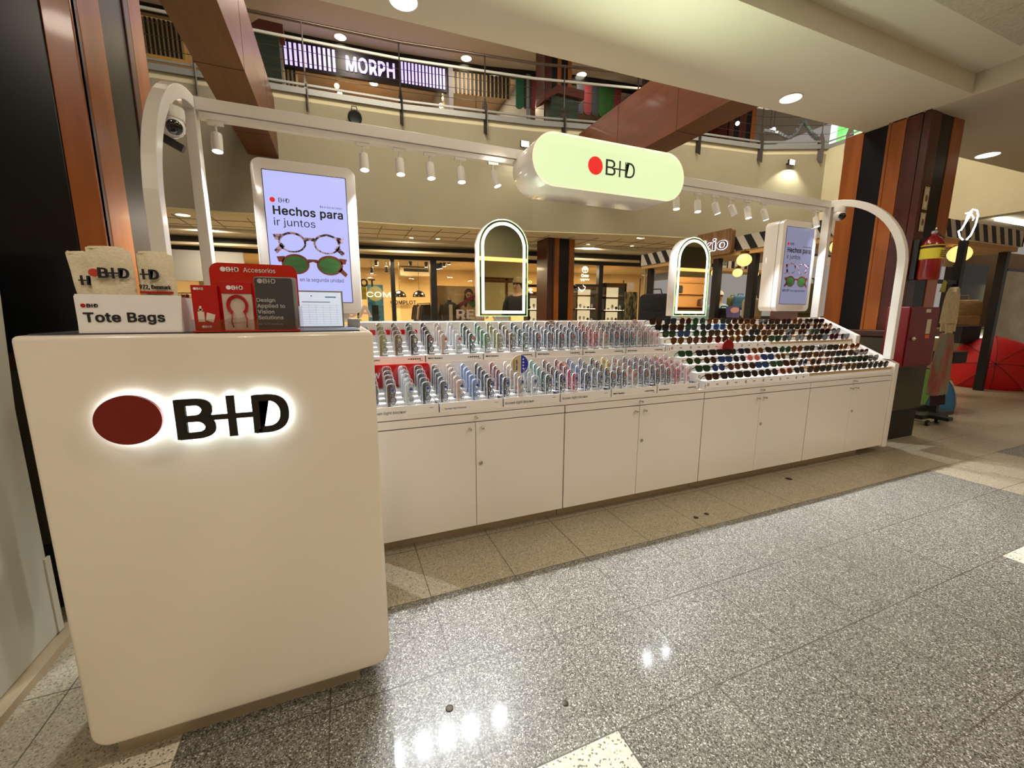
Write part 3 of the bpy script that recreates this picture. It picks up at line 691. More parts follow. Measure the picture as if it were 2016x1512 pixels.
def screen(label, x0, w, z0, h, yb, glowv, bg):
    t = thing('advertising_screen', label, 'screen', (x0+w/2, 2.85, 1.18)); y = 2.75
    MB().prism(rrect(w, h, .05, 8, x0=x0, z0=z0), (0, y, 0), X3, Z3, Y3*(yb-y)).build('housing', white, t, bevel=.006, smooth=SM)
    MB().prism(rrect(w+.004, h+.004, .052, 8, x0=x0-.002, z0=z0-.002), (0, y+.045, 0), X3, Z3, Y3*.003).build('seam_line', M('seam'), t)
    MB().box(x0+w*.25, x0+w*.85, 2.80, 2.88, 1.178, z0+.01).build('stand', M('brown_stand', (92, 62, 48), .5) if x0 > 1 else wmetal, t)
    mx, mz = w*.105, h*.083; sx0, sx1, sz0, sz1 = x0+mx, x0+w-mx, z0+mz, z0+h-mz*.9
    MB().box(sx0-.004, sx1+.004, y-.0015, y, sz0-.004, sz1+.004).build('bezel', M('bezel', (24, 22, 40), .3), t)
    sm = M('screen_'+str(int(x0*10)), (26, 26, 34), .3, emit=glowv, ecol=bg); MB().box(sx0, sx1, y-.003, y-.0015, sz0, sz1).build('display_panel', sm, t)
    W_, H_ = sx1-sx0, sz1-sz0; X = lambda u: sx0+W_*u; Z = lambda v: sz0+H_*v
    m = MB(); yy = y-.0031
    m.logo((X(.16), yy, Z(.770)), H_*.032, d=.0005, dot=False, bold=False, thin=.7)
    m.text('Hechos para', (X(.085), yy, Z(.678)), H_*.062, width=W_*.86, bold=True, d=.0005)
    m.text('ir juntos', (X(.085), yy, Z(.594)), H_*.056, width=W_*.50, d=.0005)
    m.text('De a dos es mejor', (X(.94), yy, Z(.755)), H_*.016, width=W_*.28, align='r', d=.0005)
    m.text('40% OFF', (X(.05), yy, Z(.165)), H_*.030, width=W_*.26, bold=True, d=.0005)
    m.text('en la segunda unidad', (X(.34), yy, Z(.165)), H_*.030, width=W_*.56, d=.0005)
    m.build('lettering', M('screen_ink', (14, 14, 20), .4), t)
    MB().disc((X(.09), yy, Z(.785)), H_*.019, d=.0005).build('red_dot', M('screen_red', (214, 20, 24), .4, emit=.6), t)
    f = MB(); flat_glasses(f, None, X(.50), Z(.47), yy, W_*2.05); f.build('pictured_glasses', noisy('pic_tortoise', (52, 26, 40), (206, 176, 196), (45, 45, 45), .5, lo=.45, hi=.55), t)
    f = MB(); l2 = MB(); flat_glasses(f, l2, X(.52), Z(.30), yy, W_*2.05); f.build('pictured_sunglasses', M('pic_brown', (122, 56, 34), .5), t); l2.build('pictured_lenses', noisy('pic_green', (24, 44, 30), (70, 140, 66), (2, 2, 9), .5), t)
screen('portrait advertising screen with bright lilac display, behind the counter', -.402, .532, 1.228, .838, 2.83, 1.0, (186, 190, 250))
screen('portrait advertising screen with dim grey display near right arch', 3.845, .485, 1.262, .838, 2.93, .75, (150, 150, 180))

# ================================================================== COUNTER with halo-lit letters
t = thing('counter', 'cream glossy reception counter with halo-lit logo, nearest the camera', 'counter', (-.3, 1.6, 0))
cw = M('counter_lacquer', (228, 219, 204), .3, coat=.6)
fp = rrect(.767, 1.101, .055, 8, x0=-.682, z0=.078)
# square top corners, rounded lower corners
fp = [(-.682, 1.179)]+[(-.682+.045-.045*math.cos(a), .078+.045-.045*math.sin(a)) for a in [PI/2*k/8 for k in range(9)]]+[(.085-.05+.05*math.sin(a), .078+.05-.05*math.cos(a)) for a in [PI/2*k/8 for k in range(9)]]+[(.085, 1.179)]
MB().prism(fp, (0, 1.27, 0), X3, Z3, Y3*.62).build('body', cw, t, bevel=.012, seg=3, smooth=SM)
MB().box(-.655, -.012, 1.325, 1.85, 0, .085).build('toe_kick', steel, t, label='brushed steel toe kick')
MB().box(-.66, .05, 1.292, 1.86, 1.1795, 1.1825).build('worktop_mat', M('dark_top', (58, 58, 64), .4), t)
lg = MB().logo((-.397, 1.252, .914), .104, d=.008, dot=False); lg.build('lettering', M('halo_letter', (26, 22, 16), .35), t)
MB().prism([(.0655*math.cos(2*PI*k/48), .0605*math.sin(2*PI*k/48)) for k in range(48)], (-.4865, 1.252, .9755), X3, Z3, -Y3*.012).build('red_dot', M('halo_red', (116, 22, 14), .4), t, smooth=SM)
halo = M('halo_glow', (236, 250, 255), .5, emit=9)
MB().prism([(.064*math.cos(2*PI*k/48), .059*math.sin(2*PI*k/48)) for k in range(48)], (-.4865, 1.264, .9755), X3, Z3, -Y3*.007).build('halo_light', halo, t)
lg = MB().logo((-.3965, 1.264, .9148), .1025, d=.008, dot=False); lg.build('halo_light', halo, t)

# things on the counter
t = thing('bag_holder', 'white card holder lettered Tote Bags on the counter', 'holder', (-.47, 1.35, 1.18))
hp = [(-.574, 1.18), (-.3755, 1.18), (-.3675, 1.2735), (-.571, 1.2735)]
MB().prism(hp, (0, 1.298, 0), X3, Z3, Y3*.003).build('front_card', wcard, t)
MB().box(-.574, -.571, 1.30, 1.40, 1.18, 1.27).box(-.3765, -.3735, 1.30, 1.40, 1.18, 1.27).box(-.574, -.374, 1.40, 1.403, 1.18, 1.27).build('sides', wcard, t)
MB().text('Tote Bags', (-.561, 1.2975, 1.209), .0215, width=.155, bold=True).logo((-.552, 1.2975, 1.243), .0085, dot=False).build('lettering', M('ink_blue_black', (20, 20, 34), .5), t)
MB().disc((-.5585, 1.2975, 1.2472), .0046).build('red_dot', red, t)
canvas = noisy('canvas', (236, 226, 200), (222, 210, 180), (160, 160, 300), .9, bump=.3)
def tote(label, x0, x1, zt, y, lean, logo_x, txt=None, dot=False, seed=0):
    rnd = random.Random(seed); t = thing('tote_bag', label, 'tote bag', ((x0+x1)/2, y, 1.185))
    w = x1-x0; mb = MB(); nx, nz = 12, 14; V = []
    for side in (0, 1):
        for j in range(nz+1):
            v = j/nz; z = 1.185+(zt-1.185)*v
            for i in range(nx+1):
                u = i/nx; xx = x0+w*u+lean*(1-v)*w*.6; bul = .013*math.sin(PI*u)**.6*(1-.25*v)
                zz = z+(.0035*math.sin(u*9+seed)+rnd.uniform(-.0008, .0008)-.004*(abs(u-.5) > .42))*(v > .93)
                yy = y-bul if side == 0 else y+bul*.8
                yy += .0018*math.sin(7*u+5*v+seed)+.0012*math.sin(17*v+seed)
                V.append((xx, yy, zz))
    F = []; K = (nx+1)*(nz+1)
    for j in range(nz):
        for i in range(nx):
            a = j*(nx+1)+i; F += [(a, a+1, a+nx+2, a+nx+1), (K+a, K+a+nx+1, K+a+nx+2, K+a+1)]
    for j in range(nz): a = j*(nx+1); F += [(a, a+nx+1, K+a+nx+1, K+a), (a+nx, K+a+nx, K+a+2*nx+1, a+2*nx+1)]
    for i in range(nx): a = nz*(nx+1)+i; F += [(a, a+1, K+a+1, K+a), (i, K+i, K+i+1, i+1)]
    mb.add(V, F).build('bag_body', canvas, t, smooth=SM)
    for q in range(3):   # folded layers seen at the top edge
        mb = MB(); o = (-.5+q*.45)*w*.3; mb.sweep([((x0+x1)/2+o-w*.25, y-.006+q*.005, zt-.001), ((x0+x1)/2+o+w*.22, y-.006+q*.005, zt+.0015)], .004, .006, Y3); mb.build('folded_strap', canvas, t, bevel=.001)
    yy = y-.0165
    l2 = MB().logo((logo_x, yy, 1.298 if seed == 1 else 1.314), .0225 if seed == 1 else .0245, d=.0035, dot=False, cut=seed != 2)
    if txt: l2.text(txt, (x0+.005, yy, 1.2905), .0095, width=x1-x0-.012, bold=True, d=.003)
    l2.build('lettering', M('ink_blue_black'), t)
    if dot: MB().disc((logo_x-.008, yy, 1.326), .0095, d=.003).build('red_dot', M('print_orange_red', (186, 58, 30), .6), t)
    if txt: MB().box(x0+.004, x1-.004, yy-.001, yy+.003, 1.279, 1.2845).build('red_band', red, t)
tote('cream canvas tote bag at the left end of the holder', -.612, -.548, 1.376, 1.385, .45, -.6085, seed=1)
tote('cream canvas tote bag in the middle of the holder', -.561, -.474, 1.387, 1.352, .12, -.5365, dot=True, seed=2)
tote('cream canvas tote bag lettered Denmark at the right of holder', -.468, -.392, 1.381, 1.36, .05, -.4800, '972, Denmark', seed=3)

t = thing('accessory_stand', 'red acrylic accessories stand with clear pocket on the counter', 'display stand', (-.22, 1.35, 1.18))
bp = rrect(.218, .186, .024, 8, x0=-.329, z0=1.183)
MB().prism(bp, (0, 1.41, 0), X3, Z3, Y3*.004).build('back_board', redsign, t)
m = MB().logo((-.288, 1.409, 1.3455), .0125); m.text('Accesorios', (-.247, 1.409, 1.3455), .0125, width=.080); m.build('lettering', wcard, t)
MB().box(-.349, -.104, 1.283, 1.415, 1.1826, 1.1855).build('base', redsign, t)
MB().box(-.349, -.104, 1.283, 1.285, 1.1855, 1.2145).box(-.106, -.104, 1.285, 1.40, 1.1855, 1.25).build('clear_pocket', clear('pocket_plastic', (240, 235, 235), .05, .05), t)
t = thing('cleaning_kit', 'red boxed cleaning kit at the left of accessories stand', 'box', (-.32, 1.33, 1.185))
MB().box(-.347, -.291, 1.300, 1.33, 1.186, 1.3005).build('carton', red, t, bevel=.001)
pw = M('printed_cream', (216, 206, 190), .6)
MB().box(-.338, -.324, 1.2995, 1.3001, 1.208, 1.234).box(-.3335, -.3285, 1.2995, 1.3001, 1.234, 1.248).box(-.3355, -.3265, 1.2995, 1.3001, 1.2365, 1.241).prism([(-.322, 1.212), (-.306, 1.206), (-.300, 1.226), (-.318, 1.232)], (0, 1.2995, 0), X3, Z3, Y3*.0006).build('printed_bottle', pw, t)
MB().logo((-.3345, 1.2995, 1.2885), .006, d=.0005).logo((-.325, 1.2995, 1.1925), .006, d=.0005).build('lettering', wcard, t)
t = thing('cord_pack', 'pack with coiled red eyewear cord under a red header', 'pack', (-.25, 1.33, 1.185))
MB().box(-.283, -.216, 1.306, 1.318, 1.186, 1.283).build('backing_card', M('pack_card', (200, 184, 172), .5), t)
MB().box(-.2845, -.2145, 1.304, 1.320, 1.281, 1.3115).build('header_card', red, t, bevel=.001)
MB().logo((-.259, 1.3035, 1.291), .0105, d=.0006).build('lettering', wcard, t)
m = MB()
for q in range(4):
    rr = .0185+q*.0016; m.tube([(-.2495+rr*math.cos(a), 1.3035-q*.0008, 1.250+rr*1.15*math.sin(a)) for a in [-.9+(PI+1.8)*k/28 for k in range(29)]], .0016, 6)
m.tube([(-.262, 1.3025, 1.235), (-.266, 1.3025, 1.21), (-.263, 1.3025, 1.193)], .0016, 6).tube([(-.236, 1.3025, 1.235), (-.231, 1.3025, 1.215), (-.233, 1.3025, 1.192)], .0016, 6)
m.build('coiled_cord', red, t, smooth=True)
MB().text('Eyewear', (-.276, 1.3055, 1.2165), .0075, width=.05).text('retainer', (-.276, 1.3055, 1.205), .0075, width=.04).build('printed_text', M('print_pale', (226, 214, 208), .6), t)
t = thing('lens_cloth_pouch', 'dark grey pouch in frosted sleeves lettered Design Applied', 'pouch', (-.16, 1.33, 1.185))
MB().prism(rrect(.090, .138, .006, 4, x0=-.2065, z0=1.186), (0, 1.302, 0), X3, Z3, Y3*.006).build('pouch', M('charcoal', (60, 58, 60), .6), t)
for q in range(3): MB().prism(rrect(.094, .140, .006, 4, x0=-.2085+q*.0035, z0=1.186+q*.001), (0, 1.309+q*.006, 0), X3, Z3, Y3*.003).build('frosted_sleeve', frost, t)
m = MB()
for q, s_ in enumerate(('Design', 'Applied to', 'Vision', 'Solutions')): m.text(s_, (-.2045, 1.3015, 1.2605-q*.0155), .0095, bold=True, d=.0008)
m.text('Est. 1972, Denmark.', (-.2045, 1.3015, 1.199), .0045, d=.0008); m.logo((-.1855, 1.3015, 1.309), .012, d=.0008)
m.build('lettering', M('print_grey', (176, 172, 168), .6), t)
t = thing('laptop', 'laptop with spreadsheet on its screen standing behind the counter stand', 'laptop', (-.05, 1.6, 1.18))
MB().box(-.13, .012, 1.60, 1.606, 1.183, 1.307).build('lid', M('silver_lid', (150, 148, 140), .4), t)
MB().box(-.126, .0065, 1.5985, 1.60, 1.186, 1.302).build('display', M('laptop_screen', (196, 208, 226), .4, emit=.75), t)
m = MB()
for q in range(9): m.box(-.12, .0, 1.598, 1.5985, 1.194+q*.008, 1.1944+q*.008)
for q in range(6): m.box(-.12+q*.022, -.1196+q*.022, 1.598, 1.5985, 1.19, 1.262)
m.build('grid_lines', M('grid_grey', (150, 160, 170), .5), t)
MB().box(-.118, -.03, 1.5975, 1.5985, 1.268, 1.270).box(-.09, -.086, 1.5975, 1.5985, 1.288, 1.291).build('header_row', M('sheet_dark', (40, 70, 70), .5), t)
MB().box(-.045, -.01, 1.5975, 1.5985, 1.284, 1.288).build('blue_tags', M('sheet_blue', (110, 170, 220), .5), t)
MB().box(-.13, .012, 1.607, 1.72, 1.183, 1.192).build('keyboard_base', M('silver_lid'), t)
tag(MB().box(.024, .066, 1.62, 1.70, 1.18, 1.212).build('card_reader', M('grey_plastic', (150, 152, 158), .4), bevel=.004), 'small grey card reader box at the right end of counter', 'card reader')

# ================================================================== COLUMNS clad in cherry wood and black panels
def clad_column(label, x0, x1, y0, y1, z1, faces, base=True, z0=0):
    t = thing('column', label, 'column', ((x0+x1)/2, (y0+y1)/2, z0))
    MB().box(x0+.02, x1-.02, y0+.02, y1-.02, z0, z1).build('core', M('core_black'), t)
    for face, a, b, kind in faces:
        m = {'wood': wood, 'dark': woodred, 'black': black, 'brown': brownd}[kind]; th = 0 if kind != 'black' else .006
        mb = MB(); zb = z0+(1.08 if base else 0)
        if face == 'L': mb.box(x0+th, x0+.03, a, b, zb, z1)
        if face == 'R': mb.box(x1-.03, x1-th, a, b, zb, z1)
        if face == 'F': mb.box(a, b, y0+th, y0+.03, zb, z1)
        mb.build({'wood': 'wood_panel', 'dark': 'dark_wood_panel', 'black': 'black_panel', 'brown': 'brown_panel'}[kind], m, t, bevel=.004)
    if base:
        MB().box(x0-.02, x1+.02, y0-.02, y1+.02, z0+.30, z0+1.02).build('base_cladding', M('olive_base', (58, 50, 34), .5), t, bevel=.004)
        MB().box(x0-.03, x1+.03, y0-.03, y1+.03, z0+1.02, z0+1.08).build('base_cap', brownd, t, bevel=.006)
        MB().box(x0+.0, x1-.0, y0+.0, y1, z0, z0+.30).build('plinth', M('plinth_black', (14, 13, 14), .6), t)
    return t
M('core_black', (26, 18, 16), .5)
clad_column('tall wood and black clad column behind the right end of kiosk', 4.86, 5.40, 2.24, 2.92, 2.998, [
    ('L', 2.755, 2.92, 'wood'), ('L', 2.56, 2.755, 'black'), ('L', 2.535, 2.56, 'wood'), ('L', 2.42, 2.532, 'wood'), ('L', 2.30, 2.416, 'dark'), ('L', 2.24, 2.296, 'dark'),
    ('F', 4.89, 5.02, 'dark'), ('F', 5.02, 5.22, 'black'), ('F', 5.22, 5.40, 'wood')])
clad_column('tall wood and black clad column behind the counter at left', -1.75, -.83, 2.17, 2.88, 2.998, [
    ('F', -.915, -.83, 'wood'), ('F', -1.75, -.918, 'black'),
    ('R', 2.173, 2.22, 'dark'), ('R', 2.222, 2.41, 'wood'), ('R', 2.41, 2.66, 'black'), ('R', 2.66, 2.72, 'dark'), ('R', 2.72, 2.88, 'wood')])
clad_column('distant wood and black column in front of the jewellery shop', 4.66, 5.40, 9.12, 9.7, 3.018, [
    ('L', 9.12, 9.7, 'dark'), ('F', 4.69, 4.80, 'brown'), ('F', 4.81, 4.845, 'dark'), ('F', 4.85, 4.98, 'wood'), ('F', 4.99, 5.24, 'black'), ('F', 5.25, 5.40, 'wood')], base=False)
clad_column('wood and black column on the upper gallery floor', 4.9, 5.65, 9.9, 10.4, 7.71, [
    ('L', 9.9, 10.4, 'dark'), ('F', 4.93, 5.10, 'dark'), ('F', 5.10, 5.25, 'black'), ('F', 5.25, 5.36, 'wood'), ('F', 5.36, 5.54, 'black'), ('F', 5.54, 5.65, 'wood')], base=False, z0=5.13)
clad_column('dark red and black column on the upper gallery near the corner', 10.0, 11.0, 9.0, 9.6, 7.71, [
    ('L', 9.0, 9.6, 'dark'), ('F', 10.0, 10.2, 'dark'), ('F', 10.2, 10.4, 'black'), ('F', 10.4, 10.65, 'dark'), ('F', 10.65, 10.85, 'black'), ('F', 10.85, 11.0, 'wood')], base=False, z0=5.13)
# two veneered beams crossing the atrium
def beam(label, x0, x1, seams):
    t = thing('atrium_beam', label, 'beam', ((x0+x1)/2, 6, 4.0))
    MB().box(x0, x1, 2.96, 9.0-.04*x0 if x0 < 0 else 8.28, 4.0, 5.0).build('veneer_casing', woodbeam, t, bevel=.004)
    mb = MB()
    for y in seams: mb.box(x0-.002, x1+.002, y, y+.012, 3.998, 5.002)
    mb.build('panel_joints', M('joint_dark', (64, 30, 14), .6), t)
beam('long wooden beam crossing overhead behind the left arch', -1.33, -.85, [4.2, 6.1, 8.0])
beam('long wooden beam crossing overhead above the pill sign', 4.93, 5.42, [3.9, 5.4, 6.9])

# ------------------------------------------------------------------ balcony curb and railing
def fpath(z, off=0, i0=0, i1=None): return [(a, b+off, z) for a, b in FA[i0:(i1 or len(FA))]]
t = thing('gallery_railing', 'long curved metal railing with flat posts along the upper gallery edge', 'railing', (3, 8.7, 5.1))
MB().sweep(fpath(5.17, -.02), .06, .10, Y3).build('curb', grail, t)
MB().sweep(fpath(5.285, -.02), .03, .035, Y3).build('low_rail', grail, t)
MB().sweep(fpath(6.01, -.02), .03, .04, Y3).build('mid_rail', M('light_rail', (186, 186, 178), .35, .1), t)
MB().tube(fpath(6.29, -.02), .028, 10).build('handrail', M('hand_rail', (120, 108, 100), .25, .9), t, smooth=True)
for z in (5.45, 5.64, 5.83): MB().tube(fpath(z, -.02), .005, 5).build('cable', drail, t)
for px, pyb in ((388, 190), (605, 225), (790, 248), (955, 268), (1108, 285), (1250, 300), (1372, 305), (1494, 313), (1612, 318), (1668, 306)):
    p = atF(px, pyb, -.04); q = p.y
    mb = MB(); mb.prism([(-.07, 4.9), (.07, 4.8), (.07, 5.3), (.012, 5.5), (.012, 6.28), (-.012, 6.28), (-.012, 5.5), (-.07, 5.3)], (p.x, q-.0, 0), (Vector((.35, -1, 0))).normalized(), Z3, Vector((.016, .005, 0)))
    mb.build('flat_post', drail, t)
# flood lights and a speaker on the fascia
def flood(label, px, py):
    p = atF(px, py, -.12); t = thing('flood_light', label, 'flood light', p)
    MB().box(p.x-.09, p.x+.09, p.y-.02, p.y+.03, p.z-.06, p.z+.06).build('lamp_case', blackm, t, bevel=.005)
    MB().box(p.x-.08, p.x+.08, p.y-.024, p.y-.02, p.z-.05, p.z+.05).build('lamp_lens', glowd, t)
    MB().box(p.x-.012, p.x+.012, p.y+.03, p.y+.13, p.z-.012, p.z+.012).build('bracket', blackm, t)
    l_ = bpy.data.lights.new('flood_beam', 'SPOT'); l_.energy = 60; l_.color = (1, .98, .82); l_.spot_size = 1.9; l_.spot_blend = .6; l_.shadow_soft_size = .05
    lo = bpy.data.objects.new('flood_beam', l_); C.objects.link(lo); lo.parent = t; lo.location = (0, -.06, -.02); lo.rotation_euler = Vector((0, .35, -1)).to_track_quat('-Z', 'Y').to_euler()
flood('small square flood light glowing on the fascia left of the pill sign', 1033, 284)
flood('small square flood light glowing on the fascia near its right corner', 1558, 320)
p = atF(699, 243, -.10)+Z3*.10; t = thing('wall_speaker', 'round black spotlight fixture hanging on the cream fascia', 'fixture', p)
MB().lathe([(.07, -.05), (.12, -.03), (.125, .03), (.10, .05), (.08, .04)], p, 24, Vector((.1, -1, -.25)).normalized(), X3).build('fixture_body', blackm, t, smooth=SM)
MB().tube([(p.x-.05, p.y, p.z+.12), (p.x-.04, p.y, p.z+.19), (p.x+.04, p.y, p.z+.19), (p.x+.05, p.y, p.z+.12)], .01, 6).build('handle', blackm, t)
MB().box(p.x-.07, p.x+.07, p.y-.03, p.y+.04, p.z-.22, p.z-.10).build('bracket', blackm, t)

# ------------------------------------------------------------------ recessed ceiling lights
def downlight(label, x, y, z, r, g=glow, grp=None):
    t = thing('ceiling_light', label, 'ceiling light', (x, y, z), group=grp)
    n = 28; o = [((r+.012)*math.cos(2*PI*i/n), (r+.012)*math.sin(2*PI*i/n)) for i in range(n)]; q = [(r*math.cos(2*PI*i/n), r*math.sin(2*PI*i/n)) for i in range(n)]
    MB().ring(o, q, (x, y, z-.006), X3, Y3, Z3*.006).build('trim_ring', M('white_trim', (230, 228, 220), .4), t)
    MB().prism(q, (x, y, z-.003), X3, Y3, Z3*.003).build('diffuser', g, t)
downlight('round recessed light in white soffit, right of the pill sign', 3.568, 2.61, 3.0, .078)
downlight('round recessed light in white soffit, cut by the top of the photo', .447, 2.735, 3.0, .078)
downlight('round recessed light in the ceiling right of the big column', 6.769, 2.568, 2.985, .095)
for i, (px, py, r) in enumerate([(360, 423, .11), (418, 449, .04), (457, 484, .10), (706, 494, .12), (810, 468, .05), (862, 470, .05), (1158, 481, .045), (1244, 484, .045), (1262, 468, .10), (1156, 506, .11)]):
    p = atZ(px, py, 3.02 if i not in (2, 3, 9) else 2.93)
    downlight(['large light above the left arch opening', 'small spot behind the left rear post', 'light near black lintel behind the left post', 'light near lintel beside the bright screen', 'left one of two small spots in tiled ceiling', 'right one of two small spots in tiled ceiling', 'small spot right of the distant column', 'small spot left of the striped awning', 'large light above the striped awning', 'large light right of the distant column near lintel'][i]+', under the balcony', p.x, p.y, p.z, r, M('glow_warm', (255, 244, 214), .5, emit=8), 'lights under the balcony')
for i, (px, py) in enumerate([(670, 73), (918, 115), (1145, 147)]):
    p = atZ(px, py, 7.72); downlight('round ceiling light on upper gallery, %s' % ['above the purple bar sign', 'right of the purple sign', 'right of the upper column'][i], p.x, p.y, p.z, .13, M('glow_warm'), 'upper gallery ceiling lights')

# ================================================================== LOWER SHOPS behind the kiosk
OFF = 2.5
def dirF(x):
    for (a, b), (c, d) in zip(FA[:-1], FA[1:]):
        if a <= x <= c: return Vector((c-a, d-b, 0)).normalized()
    return X3
def yF(x, off):
    for (a, b), (c, d) in zip(FA[:-1], FA[1:]):
        if a <= x <= c and c > a: return b+(d-b)*(x-a)/(c-a)+off
    return 7+off
def fbox(x0, x1, off, dep, z0, z1, mb=None):   # box that follows the shop line
    mb = mb or MB(); A = Vector((x0, yF(x0, off), z0)); B = Vector((x1, yF(x1, off), z0))
    return mb.obox(A, B-A, Vector((0, dep, 0)), Vector((0, 0, z1-z0)))
def frange(xs, off, dep, z0, z1, mb=None):
    mb = mb or MB()
    for a, b in zip(xs[:-1], xs[1:]): fbox(a, b, off, dep, z0, z1, mb)
    return mb
XS = [-8, -2.6, -.8, .5, 1.35, 4.0, 6.4, 7.8, 9.6, 11]
sh = M('shop_cream', (214, 184, 132), .8); shd = M('shop_taupe', (150, 130, 96), .8)
o = frange(XS, OFF, .12, 2.62, 2.80); struct(o, 'trim_4', M('lintel_black', (16, 17, 18), .3))
o = frange(XS, OFF-.02, .14, 2.80, 2.93); struct(o, 'trim_5', M('lintel_grey', (60, 62, 56), .4))
o = frange(XS, OFF, .12, 2.93, 3.02); struct(o, 'trim_6', ceil2)
for i, (px0, px1) in enumerate([(770, 778), (848, 860), (1178, 1186), (700, 704)]):
    a, b = atF(px0, 560, OFF), atF(px1, 560, OFF)
    struct(fbox(a.x, b.x, OFF-.02, .14, 0, 2.62), 'window_frame', M('lintel_black'))
for i, (a, b) in enumerate([(-.6, 1.3), (1.5, 2.28), (2.46, 4.5), (4.9, 7.0), (7.15, 8.9)]):
    struct(fbox(a, b, OFF+.05, .008, 0, 2.62), 'window_%d' % (i+2), clear('shop_glass_%d' % i, (240, 240, 236), .01, .02))
# interiors
struct(frange(XS, OFF+3.4, .1, 0, 2.95), 'wall_far', sh)
struct(MB().prism([(-8, yF(-8, OFF+.2)), (11, yF(10.9, OFF+.2)), (11, 16), (-8, 16)], (0, 0, 2.72), X3, Y3, Z3*.05), 'ceiling', M('shop_ceiling', (204, 186, 150), .8))
for x in (-2.9, 4.45): struct(MB().box(x-.06, x+.06, yF(x, OFF+.1), 15, 0, 2.72), 'wall_shop', sh)
struct(fbox(-8, -2.0, OFF-.05, .1, 1.95, 2.62), 'wall_shop', M('grey_bulkhead', (150, 146, 134), .7))
for x, p_ in ((-4.2, 70), (-.6, 120), (1.4, 90), (3.4, 110), (5.6, 130), (8.4, 130)): area('shop_ceiling_lamp', (x, yF(x, OFF+1.5), 2.68), .9, p_, (1, .80, .50))
def wpt(px, py, off): return atF(px, py, OFF+off)
def letters(name, label, txt, px0, px1, pyb, h_px, off, mat, bold=True, d=.02, cat='sign'):
    a, b = atF(px0, pyb, OFF+off), atF(px1, pyb, OFF+off); top = atF((px0+px1)/2, pyb-h_px, OFF+off); ux = Vector((b.x-a.x, b.y-a.y, 0)); w = ux.length; ux.normalize()
    z = (a.z+b.z)/2; mb = MB().text(txt, (a.x, a.y-.03, z), max(.05, top.z-z), ux, Z3, width=w, bold=bold, d=d); return tag(mb.build(name, mat), label, cat)
blk = M('letter_black', (20, 18, 16), .4)
letters('wall_letters', 'small black capital letters on the clothes shop back wall', 'COMPLOT', 769, 819, 599, 7, 3.25, blk)
letters('window_letters', 'large black capital letters on window beside the bright lilac screen', 'LOT', 697, 739, 564, 14, 0, blk)
letters('window_letters', 'glowing white capital letters in front of the blue puffer poster', 'COM', 722, 769, 585, 10, 0, M('neon_cream', (255, 240, 200), .5, emit=1.5), False)
letters('window_letters', 'pale sale lettering low on the window in front of mannequins', 'REBA', 898, 975, 627, 17, .02, M('pale_letter', (190, 170, 160), .6))
letters('window_letters', 'pale sale lettering low on the window left of blue poster', 'JA', 682, 733, 624, 22, .02, M('pale_letter'))
def gar(name, label, cat, mb, mat, **k): return tag(mb.build(name, mat, smooth=SM, **k), label, cat)
# pendant lamps
for px, lab in ((787, 'left black dome pendant lamp half hidden by window post'), (825, 'right black dome pendant lamp inside the clothes shop')):
    p = wpt(px, 585, 1.6); t = thing('pendant_lamp', lab, 'pendant lamp', p)
    MB().lathe([(.19, 0), (.185, .06), (.15, .13), (.08, .18), (.02, .20), (.01, .22)], p, 24).build('dome_shade', M('shade_black', (16, 16, 18), .2, coat=.6), t, smooth=SM)
    MB().tube([(p.x, p.y, p.z+.2), (p.x, p.y, 2.72)], .006, 6).build('cord', blackm, t)
    MB().ball((p.x, p.y, p.z+.05), .05).build('bulb', M('glow_warm'), t)
# air conditioner
p = wpt(787, 540, 2.6); q = wpt(845, 545, 2.6); t = thing('air_conditioner', 'beige wall air conditioner near the shop ceiling', 'air conditioner', p)
MB().box(p.x, q.x, p.y-.2, p.y+.25, p.z-.05, p.z+.22).build('case', M('ac_beige', (214, 198, 164), .5), t, bevel=.02)
MB().box(p.x+.1, q.x-.03, p.y-.21, p.y-.2, p.z+.08, p.z+.17).build('louvre', blackm, t)
# track spots in the shop
for i, (px, py) in enumerate([(741, 520), (732, 535), (761, 533), (808, 520), (839, 523), (862, 527), (868, 526), (875, 522), (884, 518), (893, 514)]):
    p = wpt(px, py, 1.2); t = thing('shop_spotlight', 'black spotlight inside the clothes shop, %s from the left' % ['third', 'second', 'fourth', 'fifth', 'sixth', 'seventh', 'eighth', 'ninth', 'tenth', 'eleventh'][i], 'spotlight', p, group='black spotlights in the clothes shop')
    MB().lathe([(.045, -.04), (.05, .04), (.05, .11), (.02, .13)], p, 14).build('lamp_head', blackm, t, smooth=SM)
    MB().tube([(p.x, p.y, p.z+.12), (p.x, p.y, 2.72)], .008, 6).build('stem', blackm, t)
    MB().lathe([(.042, -.045), (.042, -.042)], p, 14).build('lamp_lens', M('glow_warm') if i not in (2, 3) else blackm, t)
# posters
a, b = wpt(722, 560, .3), wpt(757, 632, .3)
t = thing('shop_poster', 'tall blue poster of puffer jackets in the shop window', 'poster', (a.x, a.y, .2))
MB().box(a.x, b.x, a.y, a.y+.02, .0, a.z).build('panel', noisy('poster_blue', (40, 110, 140), (120, 190, 210), (3, 3, 5), .6), t)
MB().box(a.x+.1, b.x-.14, a.y-.012, a.y, .6, 1.45).build('dark_figure', M('poster_dark', (20, 26, 30), .6), t)
MB().ball(((a.x+b.x)/2, a.y, 1.75), .2, 14, (1, .1, 1)).build('pictured_head', M('poster_glow', (240, 226, 160), .6), t)
MB().box(a.x-.32, a.x-.02, a.y, a.y+.02, 1.6, 2.0).build('yellow_patch', M('poster_yellow', (206, 180, 20), .6), t)
p = wpt(705, 633, .1); t = thing('smiley_ball', 'yellow smiley ball decoration left of the blue poster', 'decoration', p-Z3*.12)
